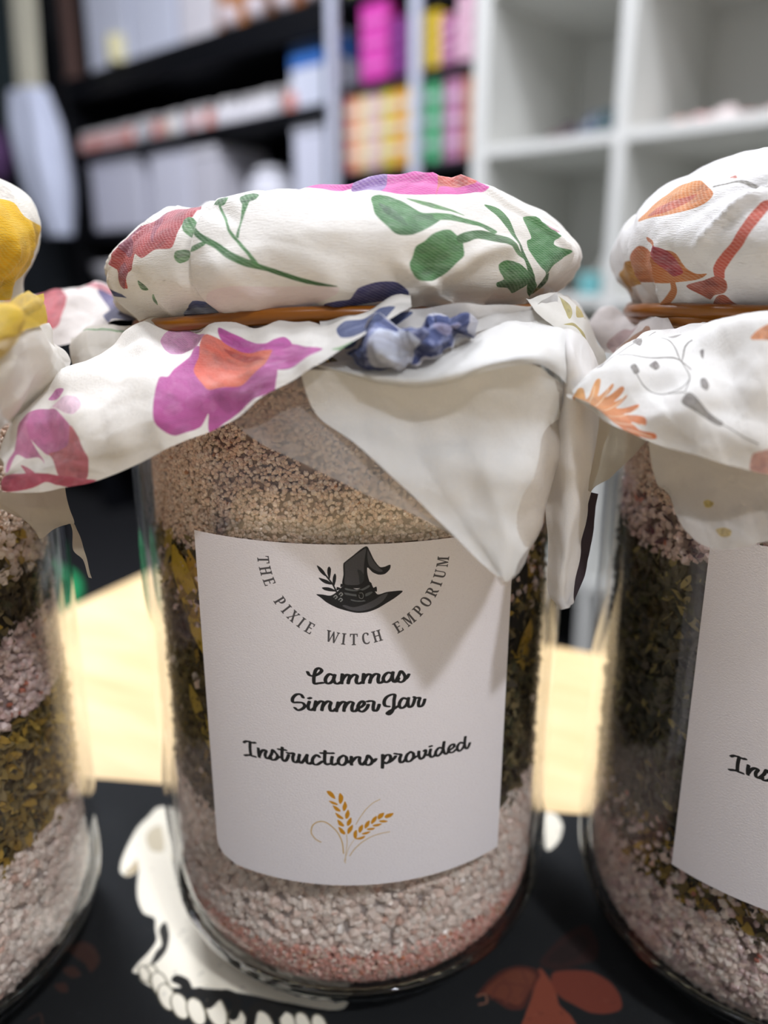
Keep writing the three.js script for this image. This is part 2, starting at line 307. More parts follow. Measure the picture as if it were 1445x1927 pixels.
const EMBLEM = [
  { c: '#16181c', p: [465,96,476,102,487,114,494,128,492,133,482,126,472,114] },
  { c: '#16181c', p: [506,99,511,108,510,123,506,144,501,132,499,116,501,104] },
  { c: '#16181c', p: [470,140,484,143,500,149,514,161,508,163,493,160,480,152] },
  { c: '#16181c', p: [525,124,528,134,526,151,520,170,516,156,517,139,521,127] },
  { c: '#16181c', p: [480,175,495,173,510,176,529,187,519,188,504,187,488,183] },
  { c: '#16181c', w: 12, p: [492,128,507,149,517,164,528,189] },
  { c: '#16181c', p: [461,200,481,200,508,203,530,189,557,165,597,180,637,157,649,174,664,201,698,194,748,194,727,214,698,232,664,252,630,264,596,266,565,259,529,247,496,229,476,212] },
  { c: '#4a4a4e', p: [556,237,583,245,619,236,653,220,678,204,698,200,682,226,653,247,619,258,592,259,565,252,547,240] },
  { c: '#16181c', p: [550,165,552,127,552,91,559,81,585,59,607,40,624,29,632,31,640,48,653,77,671,102,687,103,706,97,705,112,689,128,669,130,649,121,631,103,631,128,637,152,643,164,597,177] },
  { c: '#4a4a4e', p: [556,160,557,127,557,91,563,82,587,62,610,45,624,35,627,41,623,66,620,94,618,132,606,161,584,165] },
  { c: '#4a4a4e', p: [632,41,638,55,651,81,669,105,682,118,669,120,649,109,636,95,631,69] },
  { c: '#2c3034', p: [598,111,609,113,620,132,618,151,606,161,602,132] },
  { c: '#5c6062', p: [557,175,584,181,611,179,635,166,637,173,615,185,584,187,559,182] },
  { c: '#55595b', p: [555,191,579,196,595,199,595,206,575,203,557,199] },
  { c: '#55595b', p: [624,197,642,190,648,193,637,202,624,207] },
  { c: '#5c6062', p: [575,216,597,221,615,219,624,224,601,226,579,222] },
  { c: '#0c0e10', p: [595,189,606,183,619,190,623,204,617,219,606,221,597,213,594,199] },
  { c: '#6a6c6c', w: 7, p: [604,194,613,194,617,204,613,214,604,211,602,201] },
  { c: '#8a8c8a', w: 10, p: [537,198,543,192,548,198,542,204] },
  { c: '#8a8c8a', w: 10, p: [519,208,525,202,530,208,524,214] },
  { c: '#8a8c8a', w: 10, p: [535,218,541,212,547,218,541,224] },
  { c: '#16181c', p: [542,172,543,160,553,165] },
  { c: '#16181c', p: [529,184,530,172,542,177] },
  { c: '#16181c', p: [648,181,660,173,661,191] },
  { c: '#c88a14', p: [479,974,492,973,504,985,510,1005,497,1000,485,988] },
  { c: '#c88a14', p: [527,980,538,994,537,1013,528,1027,522,1016,522,994] },
  { c: '#c88a14', p: [486,1015,501,1017,518,1027,515,1032,498,1027] },
  { c: '#c88a14', p: [545,1015,552,1034,547,1051,539,1057,535,1043,539,1027] },
  { c: '#c88a14', p: [500,1034,515,1040,527,1053,526,1060,510,1055] },
  { c: '#c88a14', p: [556,1051,561,1071,554,1088,546,1090,544,1074,549,1061] },
  { c: '#c88a14', p: [509,1065,524,1074,538,1088,534,1093,517,1085] },
  { c: '#c88a14', p: [566,1085,567,1106,559,1119,551,1120,551,1103] },
  { c: '#c88a14', p: [516,1096,529,1103,540,1119,536,1125,521,1118] },
  { c: '#c88a14', p: [571,1117,570,1138,558,1155,552,1156,553,1135] },
  { c: '#c88a14', p: [519,1128,533,1135,544,1152,540,1160,526,1151] },
  { c: '#c88a14', p: [586,1141,587,1164,583,1179,575,1173,573,1158,577,1146] },
  { c: '#c88a14', p: [608,1118,608,1138,598,1153,592,1147,594,1129] },
  { c: '#c88a14', p: [633,1101,631,1122,617,1136,614,1124,620,1109] },
  { c: '#c88a14', p: [660,1084,656,1104,641,1117,638,1108,646,1091] },
  { c: '#c88a14', p: [686,1072,682,1089,667,1099,662,1090,668,1076] },
  { c: '#c88a14', p: [721,1078,713,1092,695,1097,688,1089,698,1079] },
  { c: '#c88a14', p: [579,1179,597,1173,616,1167,611,1178,597,1183] },
  { c: '#c88a14', p: [604,1157,619,1151,636,1149,626,1159,611,1162] },
  { c: '#c88a14', p: [624,1136,641,1134,653,1135,644,1143,626,1143] },
  { c: '#c88a14', p: [644,1123,661,1118,678,1119,666,1128,651,1129] },
  { c: '#c88a14', p: [668,1105,686,1104,700,1111,688,1115,673,1112] },
  { c: '#c09a48', w: 9, p: [453,1198,433,1186,418,1161,422,1131,437,1113,457,1106,477,1111,499,1130,518,1156,532,1196,536,1244] },
  { c: '#c09a48', w: 5, p: [583,1116,600,1083,622,1050,647,1025,672,1012] },
  { c: '#c09a48', w: 6, p: [559,1255,576,1226,606,1194,641,1172,673,1162,707,1158] },
  { c: '#c09a48', w: 4, p: [548,1158,550,1196,545,1241,542,1288] },
  { c: '#c09a48', w: 3, p: [577,1181,557,1217,544,1258,538,1282] },
];
const LABEL = { p0: -0.605, p1: 0.69, y0: 0.86, y1: 2.385, W: 1200, H: 1413 };
const labelPrint = canvasTexture(LABEL.W, LABEL.H, (g, w, h) => {
  g.fillStyle = '#e6e3e6'; g.fillRect(0, 0, w, h);
  const r = rng(3);
  for (let i = 0; i < 26000; i++) { g.fillStyle = r() < 0.5 ? 'rgba(120,110,110,.05)' : 'rgba(255,255,255,.10)'; g.fillRect(r() * w, r() * h, 1 + r() * 6, 1 + r() * 2); }
  for (const e of EMBLEM) { curvePath(g, e.p, !e.w); if (e.w) { g.strokeStyle = e.c; g.lineWidth = e.w * 0.42; g.lineCap = 'round'; g.stroke(); } else { g.fillStyle = e.c; g.fill(); } }
  // lettering along the arc under the hat
  const text = 'THE PIXIE WITCH EMPORIUM', cx = 586, cy = 58, R = 328, wide = (c) => (c === ' ' ? 0.95 : c === 'I' ? 0.72 : c === 'M' || c === 'W' ? 1.25 : 1);
  const total = [...text].reduce((s, c) => s + wide(c), 0); let at = 0;
  g.fillStyle = '#4c4a4c'; g.font = 'bold 60px serif'; g.textAlign = 'center';
  for (const c of text) {
    const a = Math.PI * (178 - 174 * (at + wide(c) / 2) / total) / 180; at += wide(c);
    g.save(); g.translate(cx + R * Math.cos(a), cy + R * Math.sin(a)); g.rotate(a - Math.PI / 2); g.scale(0.7, 1); g.fillText(c, 0, 0); g.restore();
  }
  // brush lettering: a broad nib drawn along each stroke
  g.fillStyle = '#101214';
  for (const s of Object.values(SCRIPT_STROKES)) {
    const pts = []; for (let i = 0; i < s.length; i += 2) pts.push(new THREE.Vector3(s[i], s[i + 1], 0));
    const c = new THREE.CatmullRomCurve3(pts, false, 'centripetal'), n = Math.max(8, Math.round(c.getLength() / 1.6));
    for (let i = 0; i <= n; i++) { const p = c.getPoint(i / n); g.beginPath(); g.ellipse(p.x, p.y, 6.5, 3.3, 0.15, 0, Math.PI * 2); g.fill(); }
  }
});
const paperFibre = dataTexture(256, (x, y) => 0.5 + 0.3 * noise(x * 0.35, y * 0.35, 1) + 0.25 * noise(x * 0.11, y * 0.16, 7)); paperFibre.repeat.set(5, 6);
const labelPaper = std(0xffffff, 0.72, { map: labelPrint, bumpMap: paperFibre, bumpScale: 0.00006, side: THREE.DoubleSide });
function labelSheet(parent, p0, p1, y0, y1, round, label) {
  const nu = 72, nv = 60, pos = [], uv = [], index = [];
  for (let j = 0; j <= nv; j++) for (let i = 0; i <= nu; i++) {
    const v = j / nv, y = lerp(y0, y1, v), cr = round * 0.1, dy = Math.max(0, cr - (y - y0)), inset = round ? cr - Math.sqrt(Math.max(0, cr * cr - dy * dy)) : 0;
    const a = lerp(p0 + inset, p1, i / nu), r = (1.013 + 0.006 * smooth(0.42, 2.4, y)) * U;
    pos.push(Math.sin(a) * r, y * U, Math.cos(a) * r);
    uv.push((a - p0 + LABEL.p0 - LABEL.p0) / (LABEL.p1 - LABEL.p0), (y - LABEL.y0) / (LABEL.y1 - LABEL.y0));
    if (i < nu && j < nv) { const k = j * (nu + 1) + i; index.push(k, k + 1, k + nu + 2, k, k + nu + 2, k + nu + 1); }
  }
  const g = new THREE.BufferGeometry(); g.setAttribute('position', new THREE.Float32BufferAttribute(pos, 3)); g.setAttribute('uv', new THREE.Float32BufferAttribute(uv, 2)); g.setIndex(index); g.computeVertexNormals();
  return part('label', g, labelPaper, parent, label);
}
labelSheet(jarMiddle, -0.595, 0.69, 0.885, 2.362, 1, 'white paper label with a witch hat emblem, script lettering and two wheat ears');
labelSheet(jarRight, -0.925, 0.37, 0.885, 2.362, 0, 'white paper label with script lettering');

// ---------------------------------------------------------------- what is in the jars: layers of salt, herbs and petals
const saltGeo = (() => { const g = new THREE.IcosahedronGeometry(1, 0), p = g.attributes.position; for (let i = 0; i < p.count; i++) { const x = p.getX(i), y = p.getY(i), z = p.getZ(i), k = 1 + 0.35 * noise(x * 2.1, y * 2.1, z * 2.1); p.setXYZ(i, x * k, y * k * 0.8, z * k); } g.computeVertexNormals(); return g; })();
const shardGeo = (() => { const g = new THREE.CylinderGeometry(0.55, 0.7, 1.8, 6, 1), p = g.attributes.position; for (let i = 0; i < p.count; i++) { const x = p.getX(i), y = p.getY(i), z = p.getZ(i); p.setXYZ(i, x + 0.3 * noise(x * 3, y * 3, z * 3), y + 0.35 * noise(x * 3 + 9, y, z * 3), z); } return g.toNonIndexed(); })(); shardGeo.computeVertexNormals();
function leafGeo(bend, taper) {
  const g = new THREE.PlaneGeometry(1, 3, 2, 5), p = g.attributes.position;
  for (let i = 0; i < p.count; i++) { const x = p.getX(i), y = p.getY(i) / 1.5, w = Math.pow(Math.max(0, 1 - y * y), taper) + 0.06; p.setXYZ(i, x * w, y * 1.5, 0.5 * x * x * w + bend * y * y + 0.2 * Math.sin(y * 4 + x)); }
  g.computeVertexNormals(); return g;
}
const flakeGeo = leafGeo(0.5, 0.5), stemGeo = new THREE.CylinderGeometry(0.16, 0.13, 3, 5, 3), petalGeo = leafGeo(0.7, 0.4);
{ const p = stemGeo.attributes.position; for (let i = 0; i < p.count; i++) { const y = p.getY(i); p.setX(i, p.getX(i) + 0.12 * y * y); } stemGeo.computeVertexNormals(); }
const saltMat = phys({ color: 0xffffff, roughness: 0.3, transmission: 0.12, thickness: 0, ior: 1.45 });
const herbMat = std(0xffffff, 0.75, { side: THREE.DoubleSide });
const coreMat = (c) => std(new THREE.Color(...c), 0.9, { bumpMap: paperFibre, bumpScale: 0.0006 });
const col = (...c) => c;
const GRAIN = {
  fine: { geo: saltGeo, mat: saltMat, size: [0.008, 0.014], n: 24000, tint: [col(0.80, 0.61, 0.48), col(0.86, 0.70, 0.57), col(0.72, 0.52, 0.40), col(0.9, 0.77, 0.66)], odd: col(0.42, 0.18, 0.07), oddShare: 0.012 },
  pink: { geo: saltGeo, mat: saltMat, size: [0.010, 0.018], n: 14000, tint: [col(0.78, 0.42, 0.34), col(0.84, 0.55, 0.46), col(0.72, 0.36, 0.28)], odd: col(0.6, 0.22, 0.1), oddShare: 0.03 },
  coarse: { geo: saltGeo, mat: saltMat, size: [0.02, 0.042], n: 4200, tint: [col(0.86, 0.73, 0.64), col(0.90, 0.80, 0.71), col(0.79, 0.63, 0.54)], odd: col(0.75, 0.5, 0.4), oddShare: 0.03 },
  shard: { geo: shardGeo, mat: saltMat, size: [0.014, 0.034], n: 3000, tint: [col(0.84, 0.73, 0.64), col(0.90, 0.81, 0.72), col(0.78, 0.66, 0.57)], odd: col(0.6, 0.5, 0.4), oddShare: 0.02 },
  lilac: { geo: saltGeo, mat: saltMat, size: [0.014, 0.03], n: 6000, tint: [col(0.74, 0.58, 0.54), col(0.80, 0.66, 0.62), col(0.66, 0.48, 0.45)], odd: col(0.55, 0.2, 0.14), oddShare: 0.02 },
  herb: { geo: flakeGeo, mat: herbMat, size: [0.02, 0.045], n: 3600, tint: [col(0.075, 0.055, 0.022), col(0.11, 0.085, 0.03), col(0.05, 0.048, 0.018), col(0.16, 0.12, 0.05), col(0.035, 0.025, 0.012)], odd: col(0.30, 0.19, 0.02), oddShare: 0.04 },
  stems: { geo: stemGeo, mat: herbMat, size: [0.02, 0.04], n: 1500, tint: [col(0.18, 0.14, 0.06), col(0.12, 0.095, 0.04), col(0.24, 0.2, 0.1)], odd: col(0.5, 0.45, 0.3), oddShare: 0.05 },
  flower: { geo: petalGeo, mat: herbMat, size: [0.025, 0.055], n: 2600, tint: [col(0.34, 0.21, 0.03), col(0.26, 0.17, 0.035), col(0.42, 0.28, 0.05), col(0.2, 0.14, 0.035)], odd: col(0.2, 0.15, 0.06), oddShare: 0.15 },
  lavender: { geo: flakeGeo, mat: herbMat, size: [0.025, 0.06], n: 3000, tint: [col(0.055, 0.055, 0.035), col(0.085, 0.08, 0.055), col(0.04, 0.04, 0.03), col(0.1, 0.09, 0.07), col(0.06, 0.06, 0.022)], odd: col(0.32, 0.26, 0.1), oddShare: 0.05 },
  purple: { geo: flakeGeo, mat: herbMat, size: [0.015, 0.035], n: 2000, tint: [col(0.10, 0.03, 0.05), col(0.14, 0.05, 0.06), col(0.06, 0.02, 0.04)], odd: col(0.3, 0.2, 0.2), oddShare: 0.1 },
};
// radius of the filling at a height: it follows the inside of the glass
const fillR = (y) => { const w = y < 0.42 ? 0.6 + 0.33 * Math.sqrt(Math.max(0, 1 - ((0.42 - y) / 0.33) ** 2)) : y > 2.6 ? lerp(0.93, 0.83, smooth(2.6, 3.0, y)) : 0.93; return Math.max(0.02, w - 0.014); };
const edgeWave = (a, y, seed) => 0.045 * noise(Math.sin(a) * 2.2 + seed, Math.cos(a) * 2.2, y) + 0.02 * noise(Math.sin(a) * 7, Math.cos(a) * 7 + seed, y);
function layer(key, name, label, core, y0, y1, kinds, seed, { floor = false, top = false } = {}) {
  const o = thing(name, label, name.includes('salt') ? 'salt' : name.includes('petal') ? 'petals' : 'herbs', null, 'stuff');
  o.position.set(JARS[key][0] * U, 0.0003, JARS[key][1] * U);
  const lo = (a) => (floor ? y0 : y0 + edgeWave(a, y0, 5)), hi = (a) => y1 + edgeWave(a, y1, 5), nu = 120, nv = 18, pos = [], index = [];
  for (let j = -1; j <= nv + 1; j++) for (let i = 0; i <= nu; i++) {
    const a = i / nu * Math.PI * 2, v = clamp(j, 0, nv) / nv, y = lerp(lo(a), hi(a), v), r = j < 0 || j > nv ? 0 : (fillR(y) - 0.012) * (1 + 0.012 * noise(Math.sin(a) * 14, y * 14, Math.cos(a) * 14));
    pos.push(Math.sin(a) * r * U, y * U, Math.cos(a) * r * U);
    if (i < nu && j <= nv) { const k = (j + 1) * (nu + 1) + i; index.push(k, k + 1, k + nu + 2, k, k + nu + 2, k + nu + 1); }
  }
  const g = new THREE.BufferGeometry(); g.setAttribute('position', new THREE.Float32BufferAttribute(pos, 3)); g.setIndex(index); g.computeVertexNormals();
  g.setAttribute('uv', new THREE.Float32BufferAttribute(new Array(pos.length / 3 * 2).fill(0).map((_, i) => (i % 2 ? pos[(i >> 1) * 3 + 1] : pos[(i >> 1) * 3] + pos[(i >> 1) * 3 + 2]) * 60), 2));
  part('filling', g, coreMat(core), o);
  const r = rng(seed), m = new THREE.Matrix4(), q = new THREE.Quaternion(), e = new THREE.Euler(), v = new THREE.Vector3(), s = new THREE.Vector3(), c = new THREE.Color();
  for (const [kind, share] of kinds) {
    const G = GRAIN[kind], n = Math.round(G.n * share * (y1 - y0)), im = new THREE.InstancedMesh(G.geo, G.mat, n);
    im.name = { fine: 'fine_grains', pink: 'pink_grains', coarse: 'coarse_crystals', shard: 'crystal_splinters', lilac: 'pale_grains', herb: 'herb_flakes', stems: 'stem_pieces', flower: 'flower_pieces', lavender: 'leaf_flakes', purple: 'dark_flakes' }[kind];
    im.userData.kind = 'stuff';
    const front = Math.atan2(camera.position.x / U - JARS[key][0], camera.position.z / U - JARS[key][1]);
    for (let i = 0; i < n; i++) {
      const a = front + (r() * 2 - 1) * 1.75, y = lerp(lo(a), hi(a), r()), z = lerp(...G.size, r() * r()), thin = G.geo !== saltGeo && G.geo !== shardGeo;
      const rr = fillR(y) + 0.01 - z * (thin ? 0.35 : 0.62) - r() * 0.012;
      v.set(Math.sin(a) * rr * U, y * U, Math.cos(a) * rr * U);
      if (thin) { e.set((r() - 0.5) * 0.9, a + (r() - 0.5) * 0.8, r() * 6.3, 'YXZ'); } else e.set(r() * 6.3, r() * 6.3, r() * 6.3);
      q.setFromEuler(e);
      s.set(z * U, z * U * (0.8 + 0.4 * r()), z * U * (thin ? 0.6 : 1));
      im.setMatrixAt(i, m.compose(v, q, s));
      const t = r() < G.oddShare ? G.odd : G.tint[Math.floor(r() * G.tint.length)], k = 0.8 + 0.4 * r();
      im.setColorAt(i, c.setRGB(t[0] * k, t[1] * k, t[2] * k));
    }
    shade(im); o.add(im);
  }
  return o;
}
const warm = col(0.76, 0.55, 0.42), rose = col(0.80, 0.46, 0.37), pale = col(0.84, 0.73, 0.67), dark = col(0.03, 0.022, 0.01), ochre = col(0.09, 0.06, 0.015);
layer('middle', 'salt_layer', 'thin bed of fine pink salt at the bottom of the middle jar', rose, 0.095, 0.44, [['pink', 1.4], ['fine', 0.3]], 11, { floor: true });
layer('middle', 'salt_layer', 'coarse clear salt crystals under the label of the middle jar', pale, 0.42, 1.0, [['coarse', 1], ['shard', 0.5]], 12);
const herbsMiddle = layer('middle', 'herb_layer', 'dried olive brown herbs beside the label of the middle jar', dark, 0.98, 1.92, [['herb', 1], ['stems', 0.5], ['coarse', 0.012]], 13);
const petalsMiddle = layer('middle', 'petal_layer', 'dried yellow petals and salt below the beige salt in the middle jar', ochre, 1.9, 2.26, [['flower', 0.5], ['herb', 0.5], ['lilac', 0.25]], 14);
layer('middle', 'salt_layer', 'fine beige salt above the label in the middle jar', warm, 2.24, 2.92, [['fine', 1]], 15);
layer('middle', 'herb_layer', 'dark herb crumbs on top of the beige salt in the middle jar', dark, 2.9, 3.0, [['herb', 1]], 16);
layer('left', 'salt_layer', 'white salt crystals at the bottom of the left jar', pale, 0.095, 0.9, [['coarse', 0.8], ['shard', 0.8]], 21, { floor: true });
layer('left', 'herb_layer', 'yellow chamomile flower crumbs above the white salt in the left jar', ochre, 0.88, 1.5, [['flower', 1], ['stems', 0.7], ['herb', 0.25]], 22);
layer('left', 'salt_layer', 'pale pinkish salt between the herbs in the left jar', col(0.74, 0.58, 0.56), 1.48, 1.88, [['lilac', 1.2]], 23);
layer('left', 'herb_layer', 'dark dried herbs above the pinkish salt in the left jar', dark, 1.86, 2.1, [['herb', 1], ['stems', 0.2]], 24);
layer('left', 'petal_layer', 'yellow petals and gravel salt under the beige salt in the left jar', ochre, 2.08, 2.3, [['flower', 0.5], ['coarse', 0.6]], 25);
layer('left', 'salt_layer', 'fine beige salt at the top of the left jar', warm, 2.28, 2.95, [['fine', 1]], 26);
layer('right', 'salt_layer', 'pale mixed salt at the bottom of the right jar', col(0.6, 0.48, 0.42), 0.095, 0.66, [['coarse', 0.7], ['lilac', 0.6], ['shard', 0.2]], 31, { floor: true });
layer('right', 'petal_layer', 'orange brown petals and salt below the lavender in the right jar', col(0.22, 0.13, 0.08), 0.64, 0.95, [['flower', 0.35], ['herb', 0.6], ['coarse', 0.12], ['lilac', 0.15]], 32);
layer('right', 'herb_layer', 'dark grey green lavender buds beside the label of the right jar', dark, 0.93, 2.2, [['lavender', 1], ['stems', 0.35]], 33);
layer('right', 'salt_layer', 'salt speckled with dark purple crumbs in the right jar', col(0.5, 0.36, 0.34), 2.18, 2.42, [['lilac', 0.7], ['purple', 0.5]], 34);
layer('right', 'salt_layer', 'fine beige salt near the top of the right jar', warm, 2.4, 2.76, [['fine', 1]], 35);
layer('right', 'salt_layer', 'clear splinters of salt at the very top of the right jar', pale, 2.74, 2.98, [['shard', 1], ['coarse', 0.4]], 36);
// large petals and a dark pod that can be picked out through the glass of the middle jar
function bigPetal(parent, a, y, turn, w, h, color, name = 'petal', r0 = 0.925) {
  const g = leafGeo(0.5, 0.45).clone(); g.scale(w * U, h * U / 1.5, w * 0.5 * U);
  g.rotateZ(turn); g.translate(0, 0, -0.02 * U);
  const p = g.attributes.position;                                     // lies against the curve of the glass
  for (let i = 0; i < p.count; i++) { const x = p.getX(i) / U, yy = p.getY(i) / U, rr = Math.min(r0 + 0.028, r0 + p.getZ(i) / U * 0.4), b = a + x / r0; p.setXYZ(i, Math.sin(b) * rr * U, (y + yy) * U, Math.cos(b) * rr * U); }
  g.computeVertexNormals();
  part(name, g, std(new THREE.Color(...color), 0.5, { side: THREE.DoubleSide }), parent);
}
bigPetal(petalsMiddle, -0.80, 2.0, 0.45, 0.16, 0.24, col(0.6, 0.42, 0.03));
bigPetal(petalsMiddle, -0.72, 2.05, 0.3, 0.10, 0.18, col(0.5, 0.3, 0.03));
bigPetal(petalsMiddle, -1.0, 2.14, -0.5, 0.12, 0.16, col(0.42, 0.3, 0.03));
bigPetal(herbsMiddle, -0.78, 1.45, 0.5, 0.09, 0.15, col(0.5, 0.36, 0.05));
bigPetal(herbsMiddle, 1.0, 1.72, -0.3, 0.12, 0.12, col(0.45, 0.28, 0.03));
bigPetal(petalsMiddle, 0.86, 2.02, 0.2, 0.2, 0.2, col(0.012, 0.01, 0.01), 'dark_pod');

